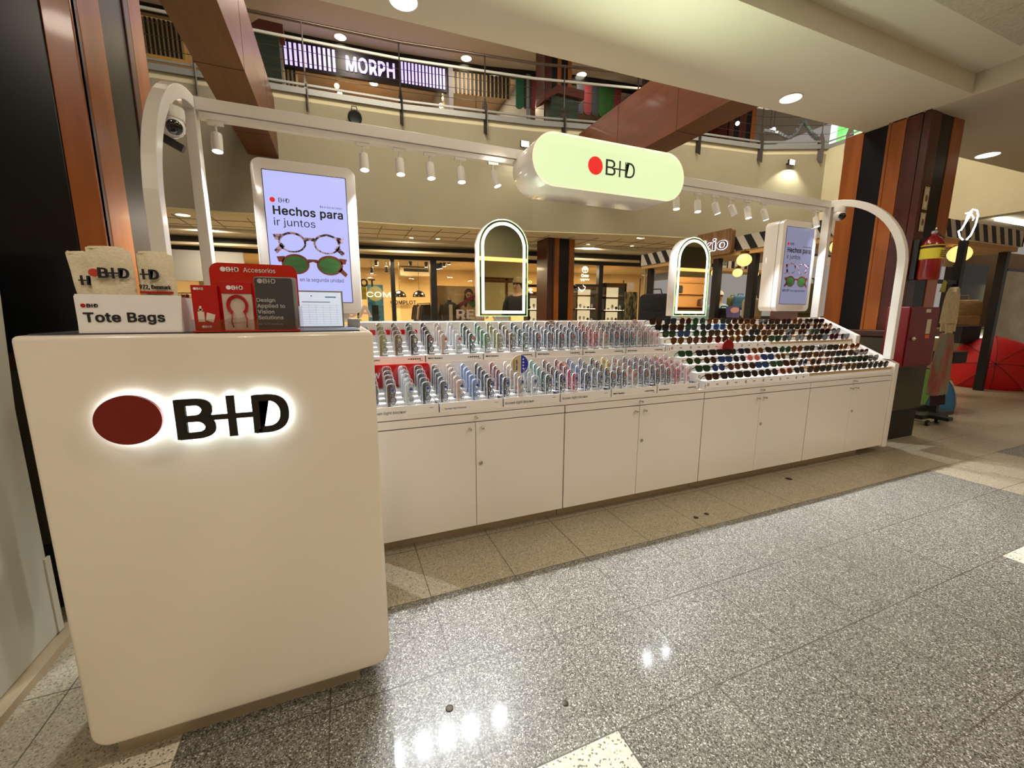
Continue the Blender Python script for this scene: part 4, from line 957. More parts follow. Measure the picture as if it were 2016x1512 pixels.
MB().ball(p-Z3*.0, .10, 16).build('ball', M('smiley_yellow', (220, 196, 40), .5), t, smooth=True)
MB().ball(p+Vector((-.02, -.1, .03)), .014).ball(p+Vector((.03, -.1, .03)), .014).build('eyes', blackm, t)
a, b = wpt(860, 562, .5), wpt(938, 632, .5)
t = thing('shop_poster', 'large photo poster of a woman with sunglasses in shop window', 'poster', (a.x, a.y, .3))
MB().box(a.x, b.x+.3, a.y, a.y+.02, .5, a.z).build('panel', noisy('poster_sand', (214, 176, 120), (236, 214, 170), (2, 2, 1), .6), t)
h = wpt(923, 580, .48); F0 = Vector((0, -.02, 0))
MB().ball(h, .14, 16, (1, .12, 1.25)).ball(h+Vector((-.1, 0, -.2)), .1, 12, (.6, .1, 1.6)).ball(h+Vector((.1, 0, -.2)), .1, 12, (.6, .1, 1.6)).build('pictured_hair', M('hair_brown', (74, 40, 22), .7), t)
MB().ball(h+F0+Vector((0, 0, -.03)), .085, 16, (1, .1, 1.25)).build('pictured_face', M('skin_print', (214, 158, 116), .6), t)
MB().ball(h+F0*2+Vector((-.035, 0, -.01)), .03, 10, (1, .1, .8)).ball(h+F0*2+Vector((.035, 0, -.01)), .03, 10, (1, .1, .8)).build('pictured_glasses', blackm, t)
MB().prism([(-.62, -.45), (-.55, -.52), (.3, -.02), (.28, .1)], h+F0*1.5, X3, Z3, -Y3*.01).build('pictured_sleeve', M('print_plum', (128, 38, 58), .7), t)
MB().prism([(-.05, -.22), (.2, -.16), (.34, -.3), (.1, -.36)], h+F0*2, X3, Z3, -Y3*.01).build('pictured_leaves', M('print_green', (56, 104, 46), .7), t)
# mannequins
def mannequin(label, px, off, ztop, mat, mat2, w=.24, headless=True):
    p = wpt(px, 600, off); t = thing('mannequin', label, 'mannequin', (p.x, p.y, 0)); X, Y = p.x, p.y; z = ztop
    prof = [(.05, z), (.06, z-.06), (.16, z-.10), (w, z-.17), (w*.92, z-.35), (w*.80, z-.5), (w*.95, z-.75), (w*.9, z-.9)]
    mb = MB().lathe([(r, q) for r, q in prof[::-1]], (X, Y, 0), 18); mb.v = [Vector((v.x, Y+(v.y-Y)*.6, v.z)) for v in mb.v]; mb.build('jacket', mat, t, smooth=SM)
    for s in (-1, 1): MB().tube([(X+s*w*.85, Y, z-.16), (X+s*(w+.06), Y-.02, z-.45), (X+s*(w+.02), Y-.05, z-.8)], [.07, .055, .045], 10).build('sleeve', mat, t, smooth=SM)
    for s in (-1, 1): MB().tube([(X+s*.09, Y, z-.85), (X+s*.1, Y, z-1.3), (X+s*.1, Y, .02)], [.09, .07, .05], 10).build('trouser_leg', mat2, t, smooth=SM)
    MB().box(X-.05, X+.05, Y-w*.62, Y-w*.5, z-.7, z-.14).build('shirt_front', M('shirt_pale', (206, 190, 160), .7), t, bevel=.01)
    MB().lathe([(.04, z-.02), (.045, z+.06)], (X, Y, 0), 12).build('neck', M('mannequin_skin', (190, 160, 130), .5), t)
    return t
drk = noisy('dark_wool', (34, 30, 28), (66, 58, 50), (30, 30, 30), .9)
mannequin('mannequin in a dark open jacket in front of the photo poster', 885, .25, 1.62, drk, blackm)
mannequin('mannequin in dark jacket beside the plum sleeve poster', 908, .35, 1.35, noisy('floral_dark', (30, 30, 34), (150, 140, 120), (22, 22, 22), .9), blackm, .2)
# clothes rails with individual garments
def clothes_rail(label, p0, p1, z, n, cols, zlow=.5, w=.02, legs=True, gl='garment on the clothes rail', grp=None):
    t = thing('clothes_rail', label, 'clothes rail', (*((Vector(p0)+Vector(p1))/2).xy, 0)); P0 = Vector((*Vector(p0).xy, z)); P1 = Vector((*Vector(p1).xy, z))
    MB().tube([P0, P1], .012, 8).build('top_bar', blackm, t)
    if legs:
        for P in (P0, P1): MB().tube([P, Vector((P.x, P.y, .0))], .014, 8).build('upright', blackm, t)
    d = (P1-P0); side = Vector((-d.y, d.x, 0)).normalized()
    for i in range(n):
        c = P0+d*((i+.7)/(n+.4)); cn, cc = cols[i % len(cols)]
        g = thing('hanging_garment', '%s garment, %s along %s' % (cn, ['first', 'second', 'third', 'fourth', 'fifth', 'sixth', 'seventh', 'eighth', 'ninth', 'tenth'][i % 10], gl), 'garment', c-Z3*.5, group=grp)
        pr = [(-.03, -.03), (.03, -.03), (.20, -.10), (.25, -.45), (.19, -.47), (.17, -.25), (.17, zlow-z), (-.17, zlow-z), (-.17, -.25), (-.19, -.47), (-.25, -.45), (-.20, -.10)]
        m_ = M('cloth_'+cn.replace(' ', '_'), cc, .85)
        MB().prism(pr, c-d.normalized()*.02, side, Z3, d.normalized()*.04).build('garment_body', m_, g, bevel=.012)
        MB().tube([c+Z3*.0, c-Z3*.04], .004, 5).sweep([c+side*.15-Z3*.075, c-Z3*.04, c-side*.15-Z3*.075], .008, .008, Y3).build('hanger', blackm, g)
    return t
a, b = wpt(822, 600, 1.3), wpt(846, 600, .5)
clothes_rail('black clothes rail with dark coats behind shop window', (a.x, a.y, 0), (b.x, b.y, 0), 1.52, 6, [('black', (24, 22, 24)), ('brown', (84, 48, 30)), ('dark grey', (50, 48, 48)), ('cream', (196, 176, 140)), ('maroon', (78, 26, 30))], gl='rail in the clothes shop', grp='coats on the rail in the clothes shop')
a, b = wpt(372, 610, 1.0), wpt(412, 610, 1.0)
clothes_rail('clothes rail with cream coats seen above the small card reader', (a.x-.3, a.y, 0), (b.x+.1, b.y, 0), 1.72, 7, [('cream', (214, 190, 140)), ('tan', (176, 124, 76)), ('dark red', (120, 26, 22)), ('off white', (226, 214, 184))], gl='rail in the shop at far left', grp='coats on the rail at far left')
# jewellery shop: lit glass cabinets, fittings and neon
def lit_cabinet(label, px0, px1, off, levels, zt, tone=(255, 236, 190)):
    a, b = wpt(px0, 600, off), wpt(px1, 600, off); t = thing('display_cabinet', label, 'display cabinet', ((a.x+b.x)/2, a.y, 0)); rnd = random.Random(int(px0))
    ux = Vector((b.x-a.x, b.y-a.y, 0)); w = ux.length; ux.normalize(); o = Vector((a.x, a.y, 0)); wm = M('cabinet_oak', (120, 76, 36), .5)
    MB().obox(o+Y3*.35, ux*w, Y3*.03, Z3*zt).build('back_panel', M('cab_back_%d' % px0, tone, .6, emit=.85, ecol=tone), t)
    mb = MB()
    for z in levels: mb.obox(o+Z3*z, ux*w, Y3*.35, Z3*.04)
    mb.build('shelves', wm, t)
    for z in levels[:-1]: MB().obox(o+Z3*(z+.045), ux*w, Y3*.02, Z3*.012).build('light_strip', M('strip_warm', (255, 246, 214), .5, emit=4), t)
    for s in (0, w-.05): MB().obox(o+ux*s, ux*.05, Y3*.36, Z3*zt).build('side_post', blackm, t)
    MB().obox(o+Z3*(zt-.12), ux*w, Y3*.36, Z3*.12).build('top_board', wm, t)
    n = 0
    for li, z in enumerate(levels[:-1]):
        k = int(w/.13)
        for q in range(k):
            c = o+ux*(.1+q*(w-.2)/max(1, k-1))+Y3*.15+Z3*(z+.04); h_ = rnd.uniform(.08, .2); n += 1
            g = thing('jewellery_stand', 'jewellery bust, %s place on %s shelf of %s' % (['first', 'second', 'third', 'fourth', 'fifth', 'sixth', 'seventh', 'eighth', 'ninth', 'tenth'][q % 10], ['lowest', 'middle', 'upper', 'top'][li], label.replace('the ', '')), 'jewellery stand', c, group='jewellery stands in the lit cabinets')
            MB().lathe([(.03, 0), (.012, .02), (.012, h_*.3), (.045, h_*.55), (.035, h_*.85), (.012, h_)], c, 10).build('bust', wcard if q % 3 else M('velvet_dark', (60, 58, 52), .8), g, smooth=SM)
            MB().ring([(.034*math.cos(a_), .034*math.sin(a_)) for a_ in [2*PI*i/10 for i in range(10)]], [(.028*math.cos(a_), .028*math.sin(a_)) for a_ in [2*PI*i/10 for i in range(10)]], c+Z3*h_*.6, X3, Y3, Z3*.006).build('necklace', M('gold', (220, 170, 80), .3, 1), g)
    return t
lit_cabinet('lit cabinet left of the distant column', 1040, 1080, 1.0, [.55, .95, 1.32, 1.72], 1.9)
lit_cabinet('tall lit cabinet right of the distant column', 1134, 1176, 1.3, [.55, .95, 1.35, 1.8], 2.15)
lit_cabinet('wide lit cabinet behind the necklace panel', 1190, 1232, .9, [.5, .9, 1.3, 1.72], 2.2)
neon = M('neon_warm', (255, 236, 190), .5, emit=5)
c = wpt(1152, 531, -.02); ux = dirF(c.x); t = thing('neon_sign', 'neon shop sign with a round flower emblem above its lettering', 'neon sign', c)
cc = [c+ux*(.085*math.cos(a_))+Z3*(.085*math.sin(a_)) for a_ in [2*PI*i/28 for i in range(29)]]
MB().tube(cc, .007, 6).build('ring_tube', neon, t)
MB().tube([c-Z3*.06, c+Z3*.01], .008, 6).ball(c+ux*-.03+Z3*.02, .022).ball(c+ux*.03+Z3*.02, .022).ball(c+Z3*.04, .022).build('flower_tube', neon, t)
MB().text('Creo', c-ux*.11-Z3*.20, .075, ux, Z3, width=.22, d=.01).build('lettering', neon, t)
jo = []
for i in range(40):
    u = i/39; jo.append(c+ux*(-.13+.26*u)+Z3*(-.27+.018*math.sin(u*26)-(.05 if 2 < i < 6 else 0)-(.04 if 13 < i < 16 else 0)))
MB().tube(jo, .005, 5).build('script_tube', neon, t)
c = wpt(1146, 568, -.02); t = thing('neon_sign', 'small white neon bird shape below the flower emblem sign', 'neon sign', c)
MB().tube([c+ux*-.12+Z3*.03, c+ux*-.08+Z3*-.02, c+ux*-.02+Z3*-.08, c+ux*.03+Z3*-.06, c+ux*.09+Z3*.0, c+ux*.1+Z3*.05, c+ux*.05+Z3*.06, c+ux*.03+Z3*.1], .006, 6).build('bird_tube', M('neon_white', (250, 250, 255), .5, emit=5), t)
c = wpt(1046, 557, -.02); letters('neon_letters', 'thin neon letter o in the window beside the first mirror', 'o', 1039, 1046, 558, 7, -.02, M('neon_orange', (255, 190, 110), .5, emit=2.5), False)
letters('neon_letters', 'thin neon letter t in the window beside the first mirror', 't', 1040, 1048, 577, 10, -.02, neon, False)
a, b = wpt(1134, 559, -.01), wpt(1178, 559, -.01)
tag(MB().obox((a.x, a.y, a.z), Vector((b.x-a.x, b.y-a.y, 0)), Y3*.06, -Z3*.07).build('door_header', M('lintel_black')), 'black door header bar under the flower emblem neon sign', 'door frame')
a, b = wpt(1040, 560, -.01), wpt(1078, 560, -.01)
tag(MB().obox((a.x, a.y, a.z), Vector((b.x-a.x, b.y-a.y, 0)), Y3*.06, -Z3*.07).build('door_header', M('lintel_black')), 'black window transom left of the distant column', 'window frame')

# ================================================================== UPPER GALLERY shops
UO = 3.0
def upt(px, py, off=0): return atF(px, py, UO+off)
struct(frange(XS, UO+2.6, .1, 5.13, 7.72), 'wall_gallery', M('gallery_wall', (196, 160, 112), .8))
struct(frange(XS, UO, .12, 7.52, 7.72), 'trim_7', M('lintel_black'))
for x, c in ((-.95, (150, 140, 130)), (3.05, (150, 148, 150)), (5.1, (120, 118, 116)), (8.4, (60, 40, 30))): struct(MB().box(x-.06, x+.06, yF(x, UO-.05), 15.2, 5.13, 7.6), 'wall_gallery', M('pier_%d' % int(x*10), c, .7))
for x, p_ in ((-3.5, 50), (1.0, 60), (4.1, 50), (6.6, 8)): area('gallery_shop_lamp', (x, yF(x, UO+1.4), 7.6), 1.0, p_, (1, .80, .50))
def upanel(name, mat, t, c0, c1, off=0, dep=.05):   # panel between two photo corners (top-left, bottom-right)
    a, b = upt(*c0, off), upt(*c1, off); z1, z0 = a.z, b.z
    return MB().obox((a.x, a.y, z0), Vector((b.x-a.x, b.y-a.y, 0)), Y3*dep, Z3*(z1-z0)).build(name, mat, t)
lil = M('lilac_light', (206, 192, 255), .5, emit=1.15, ecol=(196, 184, 255))
a, b = upt(555, 82), upt(880, 160); ux = Vector((b.x-a.x, b.y-a.y, 0)); wd = ux.length; ux.normalize()
t = thing('shop_sign', 'long black gallery sign with lilac light bars around its lettering', 'shop sign', (a.x, a.y, 7.0))
o = Vector((a.x, a.y, 7.0)); MB().obox(o-Z3*.04, ux*wd, Y3*.1, Z3*.60).build('sign_board', M('sign_black', (10, 10, 18), .4), t)
mb = MB()
for i in range(11): mb.obox(o+ux*(.03+i*.105)-Y3*.012+Z3*.02, ux*.058, Y3*.012, Z3*.48)
mb.build('light_bars', lil, t, label='left group of light bars'); mb = MB()
for i in range(13): mb.obox(o+ux*(wd-1.16+i*.088)-Y3*.012+Z3*.02, ux*.050, Y3*.012, Z3*.48)
mb.build('light_bars', lil, t)
MB().text('MORPH', o+ux*1.38+Z3*.09-Y3*.005, .32, ux, Z3, width=1.15, bold=True, d=.014).build('lettering', lil, t)
mb = MB()
for i in range(5): mb.obox(o+ux*(1.47+i*.235)-Y3*.024+Z3*.27, ux*.012, Y3*.004, Z3*.1).obox(o+ux*(1.51+i*.235)-Y3*.024+Z3*.27, ux*.012, Y3*.004, Z3*.1)
mb.build('thin_lines', M('thin_violet', (60, 50, 150), .5), t)
def striped(label, px0, px1, ztop, zbot, n, off=0):
    a, b = upt(px0, 100, off), upt(px1, 100, off); ux = Vector((b.x-a.x, b.y-a.y, 0)); w = ux.length; ux.normalize()
    t = thing('slatted_panel', label, 'panel', (a.x, a.y, zbot)); o = Vector((a.x, a.y, zbot))
    MB().obox(o+Y3*.03, ux*w, Y3*.02, Z3*(ztop-zbot)).build('cream_backing', M('slat_cream', (196, 172, 126), .7), t)
    mb = MB()
    for i in range(n): mb.obox(o+ux*(i*w/n), ux*(w/n*.48), Y3*.03, Z3*(ztop-zbot))
    mb.build('black_slats', blackm, t)
striped('black and cream slatted panel right of the lilac light-bar sign', 887, 1006, 7.5, 6.98, 15)
striped('black and cream slatted panel at the far left of gallery', 282, 362, 7.45, 6.75, 9, .0)
striped('short black and cream slatted panel below the lilac bars', 558, 582, 6.95, 5.5, 3, .06)
# scalloped awnings
def scallops(label, px0, px1, cols, zt, zb, off=-.045):
    a, b = upt(px0, 150, off), upt(px1, 150, off); ux = Vector((b.x-a.x, b.y-a.y, 0)); w = ux.length; ux.normalize(); n = len(cols)
    t = thing('scalloped_awning', label, 'awning', (a.x, a.y, zb)); o = Vector((a.x, a.y, zt))
    for i, c in enumerate(cols):
        ww = w/n; pr = [(0, 0), (ww*.98, 0), (ww*.98, -(zt-zb)+ww/2)]+[(ww/2+ww*.49*math.cos(k), -(zt-zb)+ww/2-ww*.4*math.sin(k)) for k in [PI*q/8 for q in range(1, 8)]]+[(0, -(zt-zb)+ww/2)]
        MB().prism(pr, o+ux*(i*ww), ux, Z3, Y3*.04).build(['green', 'slate', 'maroon', 'dark_green'][c]+'_strip', M(['aw_green', 'aw_slate', 'aw_maroon', 'aw_dgreen'][c], [(24, 92, 62), (44, 48, 50), (112, 34, 36), (30, 84, 22)][c], .7), t)
scallops('scalloped green, slate and maroon awning left of upper column', 1016, 1078, [0, 1, 2, 2], 7.5, 6.72)
scallops('scalloped slate, red and green awning right of upper column', 1136, 1225, [1, 2, 1, 3, 3, 2], 7.5, 6.72)
def booth(label, px0, px1, pyt, off, doorway=False):
    a, b = upt(px0, pyt, off), upt(px1, pyt, off); x0, x1, y = a.x, b.x, min(a.y, b.y); zt = a.z
    t = thing('little_house', label, 'decor house', ((x0+x1)/2, y, 5.13))
    MB().box(x0, x1, y, y+.3, 5.13, zt-.1).build('body', noisy('house_green', (38, 52, 40), (52, 66, 52), (2, 2, 14), .8), t)
    MB().prism([(x0-.22, zt-.32), (x0-.22, zt-.22), (x0+.12, zt+.06), (x1+.1, zt+.06), (x1+.1, zt-.12), (x0+.12, zt-.12)], (0, y-.08, 0), X3, Z3, Y3*.42).build('roof', M('roof_red', (84, 36, 26), .8), t)
booth('dark green little house with red roof under the upper column', 1079, 1140, 180, -1.95)
booth('dark green little house with maroon roof beside left beam', 498, 546, 46, -1.2)
t = thing('menu_board', 'black rounded tablet board hanging in the cream gallery shop', 'board', upt(922, 214))
a, b = upt(923, 190, .3), upt(966, 214, .3); MB().prism(rrect(b.x-a.x, .42, .06, 5, x0=a.x, z0=6.2), (0, a.y, 0), X3, Z3, Y3*.05).build('board', blackm, t)
MB().tube([(a.x+.2, a.y, 6.6), (a.x+.2, a.y, 7.5)], .01, 5).tube([(b.x-.2, a.y, 6.6), (b.x-.2, a.y, 7.5)], .01, 5).build('hanger', blackm, t)
t = thing('back_shelving', 'pale wood shelving inside the gallery shop under the lilac bars', 'shelving', upt(700, 200, 1.8)); a, b = upt(590, 150, 1.9), upt(800, 200, 1.9)
for z in (5.6, 6.1, 6.55): MB().obox((a.x, a.y, z), Vector((b.x-a.x, b.y-a.y, 0)), Y3*.3, Z3*.04).build('shelf', M('pale_wood', (190, 150, 104), .6), t)
for i in range(9): MB().obox((a.x+i*(b.x-a.x)/8, a.y+i*(b.y-a.y)/8, 5.13), X3*.03, Y3*.3, Z3*1.9).build('upright', M('pale_wood'), t)
for i, (px, py) in enumerate([(663, 169), (669, 184), (873, 181), (874, 194), (868, 208), (905, 146)]):
    p = upt(px, py, .6); t = thing('hanging_bulb', 'warm hanging globe bulb in the gallery shops, %s from the left' % ['first', 'second', 'fourth', 'third', 'fifth', 'sixth'][i], 'bulb', p, group='hanging bulbs in the gallery shops')
    MB().ball(p, .06, 12).build('globe', M('bulb_glow', (255, 226, 150), .5, emit=8), t); MB().tube([p+Z3*.05, Vector((p.x, p.y, 7.5))], .005, 5).build('cord', blackm, t)
for i, (px, py) in enumerate([(736, 165), (973, 185), (1192, 193), (1145, 147)][:3]):
    p = atZ(px, py, 7.30); downlight('white round lamp inside the gallery shops, %s of three' % ['left', 'middle', 'right'][i], p.x, p.y, 7.30, .10, glow, 'round lamps in the gallery shops')
    tag(MB().tube([(p.x, p.y, 7.3), (p.x, p.y, 7.72)], .01, 6).build('lamp_stem', blackm), 'thin black stem holding the round lamp, %s of three' % ['left', 'middle', 'right'][i], 'stem')
t = thing('wall_panelling', 'cream lit back panel of the far left gallery shop', 'panel', upt(330, 110, .5)); upanel('panel', M('lit_cream', (232, 200, 130), .6), t, (285, 84), (372, 128), .5)
MB().box(upt(295, 110, .4).x, upt(310, 110, .4).x, upt(295, 110, .4).y, upt(295, 110, .4).y+.05, 6.2, 6.7).build('dark_screen', blackm, t)
# right hand part of gallery: dark shop with tinsel and coloured glass
t = thing('tinsel_garland', 'silver tinsel garland in zigzag behind the railing near the corner', 'garland', atF(1560, 270, .3))
mb = MB(); P_ = [atF(x, y, .35) for x, y in ((1505, 258), (1530, 262), (1550, 272), (1565, 264), (1579, 242), (1583, 240), (1590, 252), (1598, 264), (1612, 275))]
rnd = random.Random(5); pts_ = []
for a_, b_ in zip(P_[:-1], P_[1:]):
    for k in range(8): pts_.append(a_.lerp(b_, k/8))
mb.tube(pts_, [.045+.02*rnd.random() for _ in pts_], 6).build('tinsel', M('tinsel_silver', (150, 152, 160), .3, .8), t)
t = thing('stained_glass', 'small bright green and white glass pane at the gallery corner', 'glass panel', atF(1655, 275, .1))
p = atX(1632, 284, 11.3); q = atX(1662, 256, 11.3)
MB().box(11.3, 11.33, min(p.y, q.y)-.6, max(p.y, q.y), 5.15, 6.0).build('green_pane', noisy('glass_green', (40, 190, 40), (200, 240, 230), (5, 5, 3), .3, emit=0), t)
MATS['glass_green'].node_tree.nodes['Principled BSDF'].inputs['Emission Strength'].default_value = .9
MATS['glass_green'].node_tree.nodes['Principled BSDF'].inputs['Emission Color'].default_value = (.25, .9, .2, 1)
MB().box(11.27, 11.3, min(p.y, q.y)+.15, max(p.y, q.y)-.02, 5.3, 5.95).build('white_pane', M('glass_white', (230, 245, 255), .3, emit=.9), t)
struct(MB().box(7.9, 11.6, yF(8.5, 2.2), yF(8.5, 2.2)+.1, 5.13, 7.6), 'wall_gallery', M('dark_shop', (34, 40, 36), .7))
for i, (px, py) in enumerate([(1452, 243), (1516, 258), (1523, 255)]):
    p = atF(px, py, 1.2); t = thing('hanging_bulb', 'small white bulb in dark gallery shop, %s of three' % ['left', 'middle', 'right'][i], 'bulb', p, group='bulbs in the dark gallery shop')
    MB().ball(p, .05, 12).build('globe', M('bulb_cool', (240, 255, 240), .5, emit=6), t); MB().tube([p+Z3*.04, Vector((p.x, p.y, 7.6))], .005, 5).build('cord', blackm, t)

# ================================================================== STRIPED KIOSK on the right
KX0, KX1, KY0, KY1 = 6.15, 9.85, 3.15, 7.6
t = thing('striped_awning', 'black and white striped canopy fascia of the neighbouring kiosk', 'canopy', (8, 5.3, 2.27))
awm = M('awning_white', (206, 200, 190), .6)
MB().box(KX0, KX1, KY0, KY0+.04, 2.27, 2.5).box(KX0, KX0+.04, KY0, KY1, 2.27, 2.5).box(KX1-.04, KX1, KY0, KY1, 2.27, 2.5).box(KX0, KX1, KY1-.04, KY1, 2.27, 2.5).build('white_fascia', awm, t)
mb = MB(); y = KY0+.16
while y < KY1-.1: mb.prism([(y, 2.5), (y+.13, 2.5), (y-.02, 2.27), (y-.15, 2.27)], (KX0-.003, 0, 0), Y3, Z3, X3*.004); y += .27
x = KX0+.12
while x < KX1-.3: mb.prism([(x, 2.5), (x+.12, 2.5), (x+.24, 2.27), (x+.12, 2.27)], (0, KY0-.003, 0), X3, Z3, Y3*.004); x += .25
x = KX0+.3
while x < KX1-.1: mb.box(x, x+.1, KY1-.046, KY1-.04, 2.27, 2.5); x += .22
mb.build('black_stripes', M('stripe_black', (18, 18, 22), .6), t)
MB().box(KX0+.02, KX0+.55, KY0+.04, KY1-.04, 2.20, 2.268).box(KX0+.55, KX1-.02, KY0+.04, KY0+.5, 2.20, 2.268).box(KX0+.55, KX1-.02, KY1-.5, KY1-.04, 2.20, 2.268).build('soffit_board', M('soffit_oak', (206, 166, 112), .6), t)
for i, (px, py) in enumerate([(1410, 560), (1480, 560)]):
    p = atX(px, py, KX0+.12); MB().box(p.x-.05, p.x+.05, p.y-.06, p.y+.06, 0, 2.2).build('post', blackm, t)
for (x, y) in ((9.7, 3.28), (9.7, 7.4), (6.3, 7.4)): MB().box(x-.05, x+.05, y-.05, y+.05, 0, 2.2).build('post', blackm, t)
t = thing('kiosk_sign', 'rounded wooden sign board with three glowing outlined letters', 'sign', (6.1, 5.5, 2.2))
a, b = atX(1385, 505, 6.10), atX(1446, 450, 6.10); yy0, yy1 = b.y, a.y; z0 = atX(1440, 505, 6.10).z-.12; 
MB().prism(rrect(yy1-yy0+.15, .40, .05, 6, x0=-(yy1)-.15, z0=2.235), (6.06, 0, 0), -Y3, Z3, X3*.08).build('board', noisy('sign_wood', (116, 84, 52), (150, 112, 74), (2, 22, 2), .6), t)
km = M('kio_letter', (70, 66, 74), .5); kg = M('kio_glow', (238, 236, 255), .5, emit=1.6)
MB().text('kio', (6.055, yy1-.02, 2.315), .19, -Y3, Z3, width=(yy1-yy0)*.86, bold=True, d=.012).build('letters_glow', kg, t)
MB().text('kio', (6.042, yy1-.035, 2.317), .185, -Y3, Z3, width=(yy1-yy0)*.83, bold=False, d=.008).build('letters', km, t)
t = thing('name_plate', 'small pale lettered plate under the far canopy edge', 'sign', (8.0, 7.5, 2.2)); a = atY(1417, 527, 7.45); b = atY(1432, 508, 7.45)
MB().box(a.x, b.x, 7.45, 7.48, a.z, b.z).build('plate', M('plate_grey', (190, 200, 190), .5), t); MB().text('kio', (a.x+.04, 7.449, a.z+.06), .12, width=(b.x-a.x)*.75, bold=True).build('lettering', blk, t)
globe = M('globe_glow', (255, 220, 140), .5, emit=1.25, ecol=(255, 214, 130))
for i, (px, py, r) in enumerate([(1465, 512, .11), (1410, 537, .10), (1452, 537, .095), (1484, 540, .095), (1654, 486, .11), (1889, 500, .13), (1865, 509, .10)]):
    p = atZ(px, py, 2.08); t = thing('globe_lamp', 'warm glowing globe lamp under the striped canopy, %s' % ['right of wooden sign', 'behind the left black post', 'below the name plate', 'behind the right black post', 'seen through the right arch', 'behind the scarf stand', 'beside the framed sign'][i], 'globe lamp', p, group='globe lamps of the striped kiosk')
    MB().ball(p, r, 20, (1, 1, .9)).build('globe', globe, t, smooth=True); MB().lathe([(r*.55, 0), (r*.6, .04), (.02, .05)], p+Z3*r*.85, 16).build('cap', M('cap_brass', (120, 84, 40), .4, .7), t)
    MB().tube([p+Z3*(r+.02), Vector((p.x, p.y, 2.24))], .012, 6).build('stem', blackm, t)
for q_ in (0, 1):
    p = atZ(*((1465, 512), (1654, 486))[q_], 2.08); tag(MB().box(KX0+.05, KX1-.05, p.y-.02, p.y+.02, 2.235, 2.265).build('cross_rail', blackm), 'thin black rail across the striped canopy, %s' % ['holding the globe right of wooden sign', 'holding the globe behind right arch'][q_], 'rail')
area('striped_kiosk_lamp', (7.8, 5.2, 2.15), 1.8, 26, (1, .78, .46))
# counters and goods of that kiosk
tag(MB().box(6.3, 6.8, 3.4, 7.2, 0, .95).build('shop_counter', M('kiosk_oak', (170, 128, 84), .5), bevel=.01), 'long wooden counter on the near side of the striped kiosk', 'counter')
def bag(label, p, w, h, d, mat, rz=0, strap=True):
    t = thing('bag', label, 'bag', p, rz)
    MB().prism(rrect(w, h, min(w, h)*.18, 5), (0, -d/2, 0), X3, Z3, Y3*d).build('bag_body', mat, t, world=False, bevel=d*.18, smooth=SM)
    MB().prism(rrect(w*.8, h*.3, h*.08, 4, z0=h*.12), (0, -d/2-.02, 0), X3, Z3, Y3*.02).build('front_pocket', mat, t, world=False, bevel=.006)
    if strap: MB().tube([(-w*.2, 0, h*.95), (-w*.15, 0, h*1.15), (w*.15, 0, h*1.15), (w*.2, 0, h*.95)], .012, 6).build('handle', mat, t, world=False)
    return t
bagblk = noisy('bag_black', (18, 18, 22), (30, 30, 34), (20, 20, 20), .8)
for i, (px, py, w, h, c, lab) in enumerate([(1288, 632, .62, .62, bagblk, 'large black gym bag left of the right arched mirror'), (1423, 628, .26, .2, bagblk, 'small black round bag beside the lilac board'), (1440, 610, .2, .26, M('bag_olive', (112, 110, 52), .7), 'olive bag on the shelf inside striped kiosk'), (1455, 610, .26, .28, M('bag_blue', (62, 110, 146), .7), 'blue bag on the shelf inside striped kiosk'), (1478, 628, .3, .34, M('bag_tan', (176, 160, 124), .7), 'tan canvas backpack behind the black post'), (1585, 625, .34, .5, M('bag_moss', (78, 78, 44), .8), 'moss green garment bag beside the right rear post')]):
    p = atX(px, py, 6.55) if i != 0 else atZ(px, 634, 1.13)
    if i == 0: p = Vector((p.x, p.y, .95)); p = atX(px, 634, 6.0); p.z = 1.02
    if i in (2, 3): p = atX(px, py, 7.6)
    b_ = bag(lab, p, w, h, .22, c, -.9)
tag(MB().box(5.75, 6.1, 6.7, 8.3, 0, 1.0).build('low_bench', blackm), 'low black bench carrying the large black gym bag', 'bench')
tag(MB().box(7.45, 7.8, 3.5, 6.6, 0, 1.2).build('inner_counter', M('kiosk_dark', (60, 44, 34), .6)), 'dark inner counter of striped kiosk carrying bags', 'counter')
p = atX(1430, 625, 6.45); t = thing('lilac_board', 'lilac card with pink oval standing on the striped kiosk counter', 'card', p)
q = atX(1457, 607, 6.45); MB().prism([(0, 0), (p.y-q.y, 0), (p.y-q.y-.02, .2), (-.03, .2)], (6.45, p.y, p.z), -Y3, Z3, X3*.02).build('card', M('lilac_card', (112, 100, 150), .6), t)
MB().disc((6.449, p.y-(p.y-q.y)*.62, p.z+.13), .09, -Y3, Z3, n=20, ry=.05).build('pink_oval', M('pink_oval', (236, 176, 160), .6), t)
# posts and dark things left of the right mirror
p = atF(1190, 600, 0); 
def board(name, label, cat, px0, px1, py0, py1, y, mat, d=.04):
    a, b = atY(px0, py1, y), atY(px1, py0, y); return tag(MB().box(a.x, b.x, y, y+d, 0 if (name in ('necklace_panel', 'panel_post', 'thin_pole', 'dark_post', 'shop_unit', 'lit_pane')) else max(0, a.z), b.z).build(name, mat), label, cat)
board('necklace_panel', 'dark panel hung with dense bead necklaces right of the shop door', 'display panel', 1229, 1256, 575, 640, 8.1, noisy('bead_mix', (24, 22, 16), (150, 136, 84), (26, 26, 7), .6, lo=.42, hi=.62))
board('panel_post', 'black post on the left side of the necklace panel', 'post', 1225, 1229, 552, 640, 8.09, blackm)
board('panel_post', 'black post on the right side of the necklace panel', 'post', 1257, 1262, 548, 640, 8.09, blackm)
board('thin_pole', 'thin cream pole under the left end of the striped canopy', 'pole', 1267, 1271, 527, 640, 7.5, M('pole_cream', (190, 176, 140), .5), .03)
